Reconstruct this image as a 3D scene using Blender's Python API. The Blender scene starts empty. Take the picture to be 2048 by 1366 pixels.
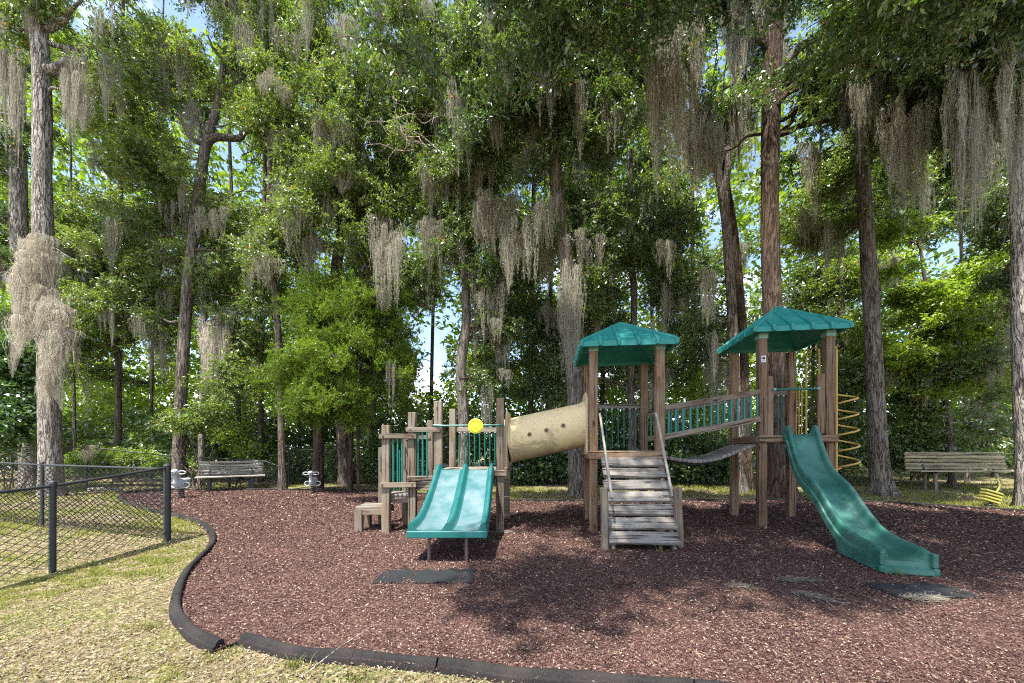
import bpy, math, random
import numpy as np
from mathutils import Vector, Matrix

# ---------------------------------------------------------------- camera, sky, sun, exposure
F_PX, HOR, CAM_H = 732.0, 898.0, 1.40
SC = bpy.context.scene
COL = SC.collection
cam_d = bpy.data.cameras.new('camera')
cam = bpy.data.objects.new('camera', cam_d); COL.objects.link(cam); SC.camera = cam
cam.location = (0, 0, CAM_H)
cam.rotation_euler = (math.radians(90), math.radians(0), 0)
cam_d.sensor_width = 36.0
cam_d.lens = F_PX / 2048 * 36.0
cam_d.shift_y = (HOR - 683) / 2048.0
cam_d.clip_start = 0.05
cam_d.clip_end = 3000

SUN_EL, SUN_AZ = math.radians(66), math.radians(-150)      # azimuth from +Y (view direction) towards +X
SUN_DIR = Vector((math.sin(SUN_AZ) * math.cos(SUN_EL), math.cos(SUN_AZ) * math.cos(SUN_EL), math.sin(SUN_EL)))
world = bpy.data.worlds.new('World'); SC.world = world; world.use_nodes = True
wn = world.node_tree; wn.nodes.clear()
def WN(t, **k):
    n = wn.nodes.new(t)
    for a, b in k.items(): setattr(n, a, b)
    return n
sky = WN('ShaderNodeTexSky', sky_type='NISHITA', sun_disc=False)
sky.sun_elevation = SUN_EL; sky.sun_rotation = SUN_AZ; sky.air_density = 1.0; sky.dust_density = 1.4
bg = WN('ShaderNodeBackground'); bg.inputs['Strength'].default_value = 0.15
wo = WN('ShaderNodeOutputWorld')
tc = WN('ShaderNodeTexCoord'); mp = WN('ShaderNodeMapping'); mp.inputs['Scale'].default_value = (1.0, 1.0, 2.2)
mp.inputs['Location'].default_value = (0.35, 0.1, 0.2)
cl = WN('ShaderNodeTexNoise'); cl.inputs['Scale'].default_value = 2.6; cl.inputs['Detail'].default_value = 7; cl.inputs['Roughness'].default_value = .55
cr = WN('ShaderNodeValToRGB'); cr.color_ramp.elements[0].position = .52; cr.color_ramp.elements[1].position = .70
mx = WN('ShaderNodeMix', data_type='RGBA')
mx.inputs[7].default_value = (7.5, 7.8, 8.3, 1)
L = wn.links.new
sx = WN('ShaderNodeSeparateXYZ'); ml = WN('ShaderNodeMath', operation='MULTIPLY_ADD'); ml.inputs[1].default_value = -.42; ml.inputs[2].default_value = .14
ad = WN('ShaderNodeMath', operation='ADD')
L(tc.outputs['Generated'], mp.inputs[0]); L(mp.outputs[0], cl.inputs['Vector']); L(tc.outputs['Generated'], sx.inputs[0]); L(sx.outputs[2], ml.inputs[0]); L(ml.outputs[0], ad.inputs[1]); L(cl.outputs['Fac'], ad.inputs[0]); L(ad.outputs[0], cr.inputs[0])
L(cr.outputs[0], mx.inputs[0]); L(sky.outputs[0], mx.inputs[6]); L(mx.outputs[2], bg.inputs[0]); L(bg.outputs[0], wo.inputs[0])
sun_d = bpy.data.lights.new('sun', 'SUN'); sun_d.energy = 5.0; sun_d.angle = math.radians(.55); sun_d.color = (1, .95, .87)
sun = bpy.data.objects.new('sun', sun_d); COL.objects.link(sun)
sun.rotation_euler = SUN_DIR.to_track_quat('Z', 'Y').to_euler(); sun.location = (0, 0, 40)
SC.view_settings.view_transform = 'Standard'; SC.view_settings.look = 'None'
SC.view_settings.exposure = 1.5; SC.view_settings.gamma = 1.0; SC.view_settings.use_curve_mapping = False
SC.render.engine = 'CYCLES'
SC.cycles.use_denoising = False; SC.cycles.filter_width = 1.1
SC.cycles.max_bounces = 7; SC.cycles.diffuse_bounces = 4; SC.cycles.transmission_bounces = 5; SC.cycles.glossy_bounces = 2
SC.cycles.sample_clamp_indirect = 3.0
SC.cycles.use_adaptive_sampling = True; SC.cycles.adaptive_threshold = 0.006

RNG = np.random.default_rng(7)
random.seed(5)

def ground(px, py):
    d = F_PX * CAM_H / (py - HOR)
    return Vector(((px - 1024) * d / F_PX, d, 0))
def at(px, py, d):
    return Vector(((px - 1024) * d / F_PX, d, CAM_H - (py - HOR) * d / F_PX))

# ---------------------------------------------------------------- helpers: objects
def tag(o, label=None, cat=None, group=None, kind=None):
    if label: o['label'] = label
    if cat: o['category'] = cat
    if group: o['group'] = group
    if kind: o['kind'] = kind
    return o
def thing(name, label, cat, loc=(0, 0, 0), group=None):
    o = bpy.data.objects.new(name, None); o.empty_display_size = .2; COL.objects.link(o); o.location = loc
    return tag(o, label, cat, group)
def link(o, parent=None):
    COL.objects.link(o)
    if parent is not None:
        o.parent = parent
        loc = Vector((0, 0, 0)); p = parent
        while p is not None: loc += p.location; p = p.parent      # parents are never rotated
        o.location = o.location - loc
    return o
class MB:
    def __init__(s): s.v = []; s.f = []
    def add(s, vs, fs):
        n = len(s.v); s.v += [tuple(v) for v in vs]; s.f += [tuple(i + n for i in f) for f in fs]
    def box(s, lo, hi):
        x0, y0, z0 = lo; x1, y1, z1 = hi
        s.add([(x0,y0,z0),(x1,y0,z0),(x1,y1,z0),(x0,y1,z0),(x0,y0,z1),(x1,y0,z1),(x1,y1,z1),(x0,y1,z1)],
              [(0,3,2,1),(4,5,6,7),(0,1,5,4),(1,2,6,5),(2,3,7,6),(3,0,4,7)])
    def tube(s, pts, rad, n=10, cap=True, closed=False):
        pts = [Vector(p) for p in pts]; m = len(pts)
        if not hasattr(rad, '__len__'): rad = [rad] * m
        rings = []; up = None
        for i, p in enumerate(pts):
            if closed: t = pts[(i + 1) % m] - pts[i - 1]
            else: t = pts[min(i + 1, m - 1)] - pts[max(i - 1, 0)]
            t.normalize()
            if up is None:
                up = Vector((0, 0, 1)) if abs(t.z) < .9 else Vector((1, 0, 0))
            a = up - t * up.dot(t)
            if a.length < 1e-4: a = t.orthogonal()
            a.normalize(); b = t.cross(a); up = a
            rings.append([p + (a * math.cos(2 * math.pi * k / n) + b * math.sin(2 * math.pi * k / n)) * rad[i] for k in range(n)])
        fs = []
        for i in range(m if closed else m - 1):
            j = (i + 1) % m
            for k in range(n):
                l = (k + 1) % n
                fs.append((i * n + k, i * n + l, j * n + l, j * n + k))
        if cap and not closed:
            fs.append(tuple(range(n - 1, -1, -1))); fs.append(tuple((m - 1) * n + k for k in range(n)))
        s.add([v for r in rings for v in r], fs)
    def build(s, name, mat, parent=None, smooth=False, origin=(0, 0, 0), sharp=35):
        me = bpy.data.meshes.new(name)
        o_ = Vector(origin)
        me.from_pydata([tuple(Vector(v) - o_) for v in s.v], [], s.f); me.materials.append(mat)
        if smooth:
            me.polygons.foreach_set('use_smooth', [True] * len(me.polygons))
            me.set_sharp_from_angle(angle=math.radians(sharp))
        me.update()
        ob = bpy.data.objects.new(name, me); ob.location = origin
        return link(ob, parent)

def np_mesh(name, V, F, mat, parent=None, var=None, var2=None, smooth=False):
    V = np.asarray(V, dtype=np.float32).reshape(-1, 3); F = np.asarray(F, dtype=np.int32)
    me = bpy.data.meshes.new(name); nf, k = F.shape
    me.vertices.add(len(V)); me.vertices.foreach_set('co', V.ravel())
    me.loops.add(nf * k); me.loops.foreach_set('vertex_index', F.ravel())
    me.polygons.add(nf); me.polygons.foreach_set('loop_start', np.arange(0, nf * k, k, dtype=np.int32))
    if smooth: me.polygons.foreach_set('use_smooth', np.ones(nf, dtype=bool))
    for nm, a in (('var', var), ('tone', var2)):
        if a is not None:
            at_ = me.attributes.new(nm, 'FLOAT', 'POINT'); at_.data.foreach_set('value', np.asarray(a, dtype=np.float32))
    me.materials.append(mat); me.update(calc_edges=True)
    ob = bpy.data.objects.new(name, me)
    return link(ob, parent)
def in_parent(parent, V):
    """np_mesh puts world coordinates; nothing to do: link() cancels the parent's location"""
    return V

# ---------------------------------------------------------------- helpers: materials
def mat(name):
    m = bpy.data.materials.new(name); m.use_nodes = True; m.node_tree.nodes.clear()
    return m
class NB:
    def __init__(s, name): s.m = mat(name); s.t = s.m.node_tree
    def n(s, typ, ins=None, **k):
        nd = s.t.nodes.new(typ)
        for a, b in k.items(): setattr(nd, a, b)
        for a, b in (ins or {}).items():
            if isinstance(b, bpy.types.NodeSocket): s.t.links.new(b, nd.inputs[a])
            else: nd.inputs[a].default_value = b
        return nd
    def ramp(s, fac, stops, interp='LINEAR'):
        r = s.n('ShaderNodeValToRGB', {0: fac}); cr = r.color_ramp; cr.interpolation = interp
        while len(cr.elements) < len(stops): cr.elements.new(.5)
        for e, (p, c) in zip(cr.elements, stops): e.position = p; e.color = (c, c, c, 1) if not hasattr(c, '__len__') else (*c[:3], 1)
        return r.outputs[0]
    def mix(s, fac, a, b, mode='MIX'):
        nd = s.n('ShaderNodeMix', data_type='RGBA', blend_type=mode)
        for i, x in ((0, fac), (6, a), (7, b)):
            if isinstance(x, bpy.types.NodeSocket): s.t.links.new(x, nd.inputs[i])
            else: nd.inputs[i].default_value = x if i == 0 else (*x[:3], 1)
        return nd.outputs[2]
    def noise(s, vec, scale, detail=4, rough=.55, dist=0):
        return s.n('ShaderNodeTexNoise', {'Vector': vec, 'Scale': scale, 'Detail': detail, 'Roughness': rough, 'Distortion': dist}).outputs['Fac']
    def obj(s, scale=(1, 1, 1), rnd=False):
        o = s.n('ShaderNodeTexCoord').outputs['Object']
        if rnd:
            i = s.n('ShaderNodeObjectInfo').outputs['Random']
            mm = s.n('ShaderNodeMath', {0: i, 1: 37.0}, operation='MULTIPLY').outputs[0]
            o = s.n('ShaderNodeVectorMath', {0: o, 1: mm}, operation='ADD').outputs[0]
        return s.n('ShaderNodeMapping', {0: o, 'Scale': scale}).outputs[0]
    def bump(s, h, strength=.4, dist=.01, normal=None):
        ins = {'Height': h, 'Strength': strength, 'Distance': dist}
        if normal is not None: ins['Normal'] = normal
        return s.n('ShaderNodeBump', ins).outputs[0]
    def out(s, color, rough=.7, normal=None, metallic=0.0, spec=.5, coat=0.0):
        ins = {'Base Color': color if isinstance(color, bpy.types.NodeSocket) else (*color[:3], 1), 'Roughness': rough, 'Metallic': metallic, 'Specular IOR Level': spec, 'Coat Weight': coat}
        if normal is not None: ins['Normal'] = normal
        p = s.n('ShaderNodeBsdfPrincipled', ins)
        s.n('ShaderNodeOutputMaterial', {0: p.outputs[0]}); return s.m

def wood(name, light, dark, crack, knots=True, grey=(.33, .31, .28), greyness=.5):
    light, dark, crack, grey = [tuple(x * .80 for x in c) for c in (light, dark, crack, grey)]
    b = NB(name); v = b.obj((1, 1, 1), True)
    g = b.n('ShaderNodeMapping', {0: v, 'Scale': (1.3, 17, 17)}).outputs[0]
    n1 = b.noise(g, 1.0, 6, .65, .6)
    g2 = b.n('ShaderNodeMapping', {0: v, 'Scale': (.8, 34, 34)}).outputs[0]
    n2 = b.noise(g2, 1.0, 3, .6, .3)
    c = b.ramp(n1, [(.36, dark), (.5, light), (.64, tuple(x * 1.25 for x in light))])
    gm = b.ramp(b.noise(v, 2.3, 4, .6), [(.38, 0.0), (.62, 1.0)])
    gm = b.n('ShaderNodeMath', {0: gm, 1: greyness}, operation='MULTIPLY').outputs[0]
    c = b.mix(gm, c, grey)
    ck = b.ramp(n2, [(.36, 1.0), (.44, 0.0)])
    c = b.mix(ck, c, crack)
    if knots:
        vo = b.n('ShaderNodeTexVoronoi', {'Vector': b.n('ShaderNodeMapping', {0: v, 'Scale': (1.9, 5, 5)}).outputs[0], 'Scale': 1.0, 'Randomness': 1.0}).outputs['Distance']
        c = b.mix(b.ramp(vo, [(.07, .9), (.14, 0.0)]), c, crack)
    i = b.n('ShaderNodeObjectInfo').outputs['Random']
    hv = b.n('ShaderNodeHueSaturation', {'Color': c, 'Value': b.n('ShaderNodeMapRange', {0: i, 3: .8, 4: 1.18}).outputs[0], 'Saturation': 1.0}).outputs[0]
    h = b.n('ShaderNodeMath', {0: n1, 1: ck}, operation='SUBTRACT').outputs[0]
    return b.out(hv, .85, b.bump(h, .7, .006), spec=.2)

def plastic(name, base, dull, rough=.38, streak=.5):
    base, dull = tuple(x * .88 for x in base), tuple(x * .88 for x in dull)
    b = NB(name); v = b.obj()
    n = b.noise(v, 3.0, 5, .6, .4)
    fade = b.ramp(n, [(.35, 0.0), (.7, 1.0)])
    fade = b.n('ShaderNodeMath', {0: fade, 1: streak}, operation='MULTIPLY').outputs[0]
    c = b.mix(fade, base, dull)
    sp = b.ramp(b.noise(v, 55, 3, .6), [(.60, 0.0), (.72, .35)])
    c = b.mix(sp, c, tuple(x * .45 for x in base))
    rr = b.n('ShaderNodeMapRange', {0: n, 3: rough - .06, 4: rough + .2}).outputs[0]
    return b.out(c, rr, b.bump(b.noise(v, 160, 2), .12, .002), spec=.45)

def leaf_mat(name, dark, mid, light, trans=.45, gloss=.10, odd=None, tint=(1.45, 1.6, .5), rough=.34):
    b = NB(name)
    a = b.n('ShaderNodeAttribute', attribute_name='var').outputs['Fac']
    t = b.n('ShaderNodeAttribute', attribute_name='tone').outputs['Fac']
    o = b.n('ShaderNodeObjectInfo').outputs['Random']
    def mul(x, k): return b.n('ShaderNodeMath', {0: x, 1: k}, operation='MULTIPLY').outputs[0]
    def add(x, y): return b.n('ShaderNodeMath', {0: x, 1: y}, operation='ADD').outputs[0]
    f = add(add(mul(a, .38), mul(t, .30)), mul(o, .32))
    c = b.ramp(f, [(.15, dark), (.5, mid), (.85, light)])
    if odd: c = b.mix(b.ramp(a, [(.985, 0.0), (.99, 1.0)]), c, odd)
    di = b.n('ShaderNodeBsdfDiffuse', {'Color': c})
    tcol = b.mix(1.0, c, tint, 'MULTIPLY')
    tr = b.n('ShaderNodeBsdfTranslucent', {'Color': tcol})
    m1 = b.n('ShaderNodeMixShader', {0: trans, 1: di.outputs[0], 2: tr.outputs[0]})
    sh = m1
    if gloss:
        gl = b.n('ShaderNodeBsdfGlossy', {'Color': (.9, .95, 1, 1), 'Roughness': rough})
        sh = b.n('ShaderNodeMixShader', {0: gloss, 1: m1.outputs[0], 2: gl.outputs[0]})
    b.n('ShaderNodeOutputMaterial', {0: sh.outputs[0]})
    return b.m

def bark(name, ridge, furrow, patch=None, zs=1.3, xs=13):
    b = NB(name); v = b.obj((1, 1, 1), True)
    g = b.n('ShaderNodeMapping', {0: v, 'Scale': (xs, xs, zs)}).outputs[0]
    n1 = b.noise(g, 1.0, 3, .55, .45)
    ridged = b.n('ShaderNodeMath', {0: b.n('ShaderNodeMath', {0: n1, 1: .5}, operation='SUBTRACT').outputs[0]}, operation='ABSOLUTE').outputs[0]
    g2 = b.n('ShaderNodeMapping', {0: v, 'Scale': (xs * 2.6, xs * 2.6, zs * 5)}).outputs[0]
    n2 = b.noise(g2, 1.0, 4, .65)
    rg = b.ramp(ridged, [(.0, 0.0), (.035, .35), (.11, 1.0)])
    h = b.n('ShaderNodeMath', {0: rg, 1: b.n('ShaderNodeMapRange', {0: n2, 3: .45, 4: 1.1}).outputs[0]}, operation='MULTIPLY').outputs[0]
    c = b.ramp(h, [(.10, furrow), (.42, ridge), (.85, tuple(x * 1.3 for x in ridge))])
    if patch: c = b.mix(b.ramp(b.noise(v, 1.1, 5, .65), [(.48, 0.0), (.64, .7)]), c, patch)
    return b.out(c, .95, b.bump(h, 1.0, .03), spec=.1)

M = {}
M['post'] = wood('brown weathered timber', (.235, .14, .078), (.12, .064, .034), (.04, .024, .016), True, (.26, .21, .16), .5)
M['postgrey'] = wood('grey brown timber', (.20, .145, .098), (.11, .074, .048), (.04, .028, .02), True, (.235, .21, .17), .8)
M['board'] = wood('grey board', (.235, .195, .15), (.135, .108, .08), (.045, .037, .03), False, (.27, .25, .21), .8)
M['plank'] = wood('bleached plank', (.225, .20, .17), (.12, .105, .087), (.035, .03, .026), True, (.27, .255, .23), .7)
M['bench'] = wood('bench slat', (.34, .31, .26), (.20, .18, .15), (.06, .05, .045), False, (.40, .385, .35), .7)
M['bench2'] = wood('bench slat yellowed', (.42, .36, .23), (.25, .21, .13), (.07, .06, .04), False, (.45, .40, .29), .6)
M['teal'] = plastic('teal slide plastic', (.004, .108, .102), (.03, .16, .16), .40, .6)
M['tealbed'] = plastic('slide bed with painted sky sheen', (.045, .135, .145), (.15, .215, .24), .34, 1.0)  # pale blue-grey tone paints sky sheen and sunlight into the bed
M['green'] = plastic('green slide plastic', (.018, .115, .082), (.075, .19, .155), .36, .9)
M['roof'] = plastic('roof plastic', (.006, .195, .17), (.035, .27, .235), .48, .8)
M['baluster'] = plastic('green coated steel', (.006, .125, .10), (.01, .17, .13), .35, .4)
M['bracket'] = plastic('pale green bracket', (.16, .30, .25), (.25, .36, .31), .6, .6)
M['yellow'] = plastic('yellow disc', (.62, .58, .02), (.66, .62, .06), .5, .4)
M['climb'] = plastic('yellow coated pipe', (.50, .30, .055), (.54, .36, .10), .4, .5)
M['black'] = plastic('black coated steel', (.022, .026, .028), (.045, .05, .052), .45, .5)
M['steel'] = plastic('brown painted leg', (.13, .085, .075), (.18, .13, .11), .6, .5)
M['rider'] = plastic('pale grey rider', (.42, .44, .44), (.52, .52, .50), .5, .6)
M['railpipe'] = plastic('grey rail', (.24, .215, .185), (.30, .28, .245), .7, .8)
M['white'] = plastic('white label', (.75, .75, .73), (.7, .7, .68), .5, .3)
M['mark'] = plastic('dark red mark', (.10, .015, .03), (.12, .02, .03), .5, .3)
M['navy'] = plastic('dark ring', (.03, .03, .07), (.03, .03, .07), .5, .3)
def tan():
    b = NB('tan tube plastic with mildew'); v = b.obj()
    n = b.noise(v, 2.2, 6, .68, .8)
    z = b.n('ShaderNodeSeparateXYZ', {0: b.n('ShaderNodeTexCoord').outputs['Object']}).outputs['Z']
    low = b.n('ShaderNodeMapRange', {0: z, 1: .10, 2: -.45, 3: 0.0, 4: .24}).outputs[0]
    s_ = b.n('ShaderNodeMath', {0: n, 1: low}, operation='ADD').outputs[0]
    f = b.ramp(s_, [(.60, 0.0), (.66, .55), (.8, .8)])
    c = b.mix(f, (.60, .47, .25), (.24, .21, .11))
    f2 = b.ramp(b.noise(v, 9, 5, .7), [(.56, 0.0), (.66, .5)])
    c = b.mix(f2, c, (.32, .27, .17))
    return b.out(c, .5, b.bump(b.noise(v, 60, 3), .1, .002), spec=.4)
M['tan'] = tan()
M['tanplain'] = plastic('tan flange plastic', (.55, .44, .26), (.50, .39, .22), .5, .6)
M['hole'] = plastic('dark porthole', (.16, .07, .03), (.12, .06, .03), .7, .4)
def rubber():
    b = NB('recycled rubber'); v = b.obj()
    n = b.noise(v, 120, 3, .7)
    c = b.ramp(n, [(.35, (.007, .0066, .0066)), (.6, (.018, .0165, .0165)), (.72, (.06, .056, .052))])
    c = b.mix(b.ramp(b.noise(v, 3, 5, .6), [(.45, 0.0), (.7, .55)]), c, (.040, .033, .029))
    return b.out(c, .85, b.bump(n, .6, .004), spec=.25)
M['rubber'] = rubber()
M['mat'] = plastic('black rubber mat', (.007, .009, .010), (.013, .016, .018), .85, .7)
M['bark_red'] = bark('red brown bark', (.082, .055, .040), (.026, .018, .014), (.095, .075, .058), 1.5, 13)  # darkened so the colour carries the shade on the thick trunk
M['bark_grey'] = bark('grey plated bark', (.29, .26, .23), (.065, .05, .043), (.22, .20, .165), 2.2, 14)
M['bark_mid'] = bark('grey brown bark', (.165, .137, .112), (.045, .036, .029), (.185, .172, .145), 1.8, 15)
M['bark_dark'] = bark('dark bark', (.13, .10, .08), (.045, .035, .028), (.17, .15, .12), 1.8, 16)
M['twig'] = bark('bare pale twig', (.36, .31, .26), (.2, .17, .14))
M['leaf_oak'] = leaf_mat('oak leaves', (.050, .085, .016), (.130, .185, .034), (.245, .300, .060), .5, .07, (.36, .13, .04), tint=(1.35, 1.45, .5), rough=.42)
M['leaf_dark'] = leaf_mat('dark glossy oak leaves', (.032, .062, .016), (.078, .130, .027), (.16, .215, .044), .45, .09, (.34, .12, .05), rough=.42)
M['leaf_lime'] = leaf_mat('yellow green leaves', (.11, .16, .015), (.19, .27, .028), (.30, .37, .045), .5, .06, rough=.45)
M['leaf_cedar'] = leaf_mat('cedar needles', (.05, .095, .010), (.125, .20, .018), (.22, .31, .034), .45, .02, tint=(1.3, 1.35, .5))
M['leaf_ivy'] = leaf_mat('ivy leaves', (.030, .065, .018), (.060, .120, .030), (.11, .185, .045), .4, .08)
M['moss'] = leaf_mat('spanish moss', (.18, .168, .128), (.335, .312, .245), (.49, .462, .375), .38, 0, tint=(1, 1, .95))
M['moss_sunlit'] = leaf_mat('sunlit spanish moss', (.34, .30, .235), (.50, .455, .37), (.64, .59, .50), .30, 0, tint=(1, .97, .9))  # lighter copy of the moss, with sunlight put into its colour
M['grass'] = leaf_mat('grass blades', (.075, .10, .022), (.165, .18, .05), (.31, .29, .12), .35, 0)
def attr_mat(name, stops, rough=.85, trans=0):
    b = NB(name); a = b.n('ShaderNodeAttribute', attribute_name='var').outputs['Fac']
    stops = [(p, tuple(x * .86 for x in c)) for p, c in stops]
    return b.out(b.ramp(a, stops), rough, spec=.25)
M['chips'] = attr_mat('shredded mulch', [(0, (.022, .011, .010)), (.35, (.086, .042, .034)), (.62, (.165, .090, .075)), (.84, (.285, .185, .15)), (.93, (.44, .33, .245)), (1, (.60, .50, .39))])
M['litter'] = attr_mat('dry leaves', [(0, (.06, .042, .032)), (.35, (.16, .118, .078)), (.7, (.29, .23, .15)), (.93, (.43, .36, .25)), (1, (.42, .20, .06))], .7)

def mulch_ground():
    b = NB('mulch bed'); v = b.obj()
    vo = b.n('ShaderNodeTexVoronoi', {'Vector': v, 'Scale': 62.0, 'Randomness': 1.0}); vo2 = b.n('ShaderNodeTexVoronoi', {'Vector': v, 'Scale': 33.0})
    s1 = b.n('ShaderNodeSeparateXYZ', {0: vo.outputs['Color']}).outputs[0]
    c = b.ramp(s1, [(0, (.017, .009, .008)), (.4, (.055, .028, .024)), (.75, (.10, .056, .048)), (.93, (.18, .12, .10)), (1, (.34, .27, .21))])
    big = b.noise(v, 1.3, 5, .6)
    c = b.mix(b.ramp(big, [(.4, 0.0), (.7, .35)]), c, (.20, .11, .085))
    h = b.n('ShaderNodeMath', {0: s1, 1: vo2.outputs['Distance']}, operation='ADD').outputs[0]
    return b.out(c, .9, b.bump(h, 1.0, .02), spec=.15)
M['mulch'] = mulch_ground()
def lawn_ground():
    b = NB('dry lawn and leaf litter'); v = b.obj()
    n = b.noise(v, 1.1, 6, .62, .3); n2 = b.noise(v, 45, 4, .7)
    c = b.ramp(n, [(.36, (.12, .085, .055)), (.46, (.17, .14, .08)), (.55, (.14, .145, .05)), (.7, (.10, .13, .035))])
    c = b.mix(b.ramp(n2, [(.42, 0.0), (.7, .6)]), c, (.26, .215, .12))
    sp = b.n('ShaderNodeTexVoronoi', {'Vector': v, 'Scale': 38.0}); s1 = b.n('ShaderNodeSeparateXYZ', {0: sp.outputs['Color']}).outputs[1]
    c = b.mix(b.ramp(s1, [(.8, 0.0), (.84, .8)]), c, (.36, .28, .17))
    c = b.mix(b.ramp(s1, [(.12, .8), (.2, 0.0)]), c, (.10, .065, .045))
    return b.out(c, .95, b.bump(n2, .9, .03), spec=.1)
M['lawn'] = lawn_ground()

# ---------------------------------------------------------------- the ground
def flat(name, poly, z, m, kind='structure'):
    b = MB(); b.add([(x, y, z) for x, y in poly], [tuple(range(len(poly)))])
    return tag(b.build(name, m), kind=kind)

# the lawn and wood floor: one big sheet, gently uneven outside the bed
BED_L = [(-2.04, 2.49), (-2.33, 2.64), (-2.57, 2.815), (-2.86, 3.05), (-3.16, 3.39), (-3.46, 3.77), (-3.72, 4.15), (-3.95, 4.55), (-4.2, 5.0),
         (-4.55, 5.5), (-5.14, 6.15), (-5.95, 6.85), (-6.95, 7.5), (-8.25, 8.3), (-9.6, 9.2), (-11.1, 10.3), (-12.1, 11.3), (-12.3, 12.0), (-11.6, 12.45)]
BED_F = [(-2.0, 2.663), (-1.464, 2.469), (-1.046, 2.42), (-.434, 2.318), (.0, 2.225), (.6, 2.15), (1.27, 2.07), (1.62, 2.0), (2.3, 1.93), (3.4, 1.9), (4.6, 2.0), (5.8, 2.2)]
BED_L = [(x * 1.02, y * 1.02) if y < 8 else (x, y) for x, y in BED_L]
BED_B = [(-11.6, 12.45), (-10.0, 12.65), (-8.0, 12.6), (-6.0, 12.5), (-4.4, 12.2), (-2.8, 11.4), (-1.2, 10.4), (.1, 9.95), (1.6, 9.9), (3.3, 9.95), (5.0, 10.0),
         (6.6, 10.05), (8.2, 10.0), (9.6, 9.6), (10.7, 8.9), (11.5, 8.2), (12.4, 7.0)]
BED_POLY = BED_F[::-1] + [(-2.04, 2.6)] + BED_L + BED_B[1:] + [(12.6, 5.0), (11.2, 3.6), (8.6, 2.7)]
def inside(P, poly):
    x, y = P[:, 0], P[:, 1]; r = np.zeros(len(P), bool); n = len(poly)
    for i in range(n):
        x0, y0 = poly[i]; x1, y1 = poly[(i + 1) % n]
        c = ((y0 > y) != (y1 > y)) & (x < (x1 - x0) * (y - y0) / (y1 - y0 + 1e-12) + x0)
        r ^= c
    return r
def ground_sheet():
    b = MB(); xs = [-600, -120, -50] + list(np.linspace(-30, 30, 61)) + [50, 120, 600]; ys = [-100, -20, -5] + list(np.linspace(0, 40, 61)) + [60, 120, 700]
    vs = []
    for y in ys:
        for x in xs:
            z = -.03
            if y > 13: z += .05 * math.sin(x * .7) * math.cos(y * .5) - .02 * 0
            if x > 11: z += .03 * math.sin(y * 1.1)
            vs.append((x, y, z))
    nx = len(xs)
    fs = [(j * nx + i, j * nx + i + 1, (j + 1) * nx + i + 1, (j + 1) * nx + i) for j in range(len(ys) - 1) for i in range(nx - 1)]
    b.add(vs, fs); return tag(b.build('ground', M['lawn'], smooth=True), kind='structure')
ground_sheet()
def bed_mesh():
    b = MB(); b.add([(x, y, -.004) for x, y in BED_POLY], [tuple(range(len(BED_POLY)))])
    o = b.build('mulch_bed', M['mulch']); return tag(o, kind='structure')
bed_mesh()

def noise2(x, y, s, seed=0):
    """cheap smooth noise in 0..1"""
    r = np.random.default_rng(1000 + seed); v = 0
    for k in range(6):
        a = r.uniform(0, 2 * math.pi); f = s * r.uniform(.6, 1.9); p = r.uniform(0, 6.28)
        v = v + np.sin((x * math.cos(a) + y * math.sin(a)) * f + p + 1.3 * np.sin((x * math.sin(a) - y * math.cos(a)) * f * .7 + p * 2))
    return .5 + v / 8.0

def scatter_quads(P, length, width, yaw, tilt, roll, lift, var, curl=.0):
    """one bent quad (2 triangles) per point lying on the ground"""
    n = len(P); c, s = np.cos(yaw), np.sin(yaw); ct, st = np.cos(tilt), np.sin(tilt)
    d = np.stack([c * ct, s * ct, st], 1); side = np.stack([-s, c, np.zeros(n)], 1)
    up = np.cross(d, side)
    side = side * np.cos(roll)[:, None] + up * np.sin(roll)[:, None]
    L_ = length[:, None] * .5; W_ = width[:, None] * .5
    C = P + np.array([0, 0, 1]) * lift[:, None]
    V = np.stack([C - d * L_, C + side * W_ + up * (W_ * curl), C + d * L_, C - side * W_ + up * (W_ * curl)], 1)
    F = np.arange(4 * n).reshape(n, 4)
    return V.reshape(-1, 3), F, np.repeat(var, 4)

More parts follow.
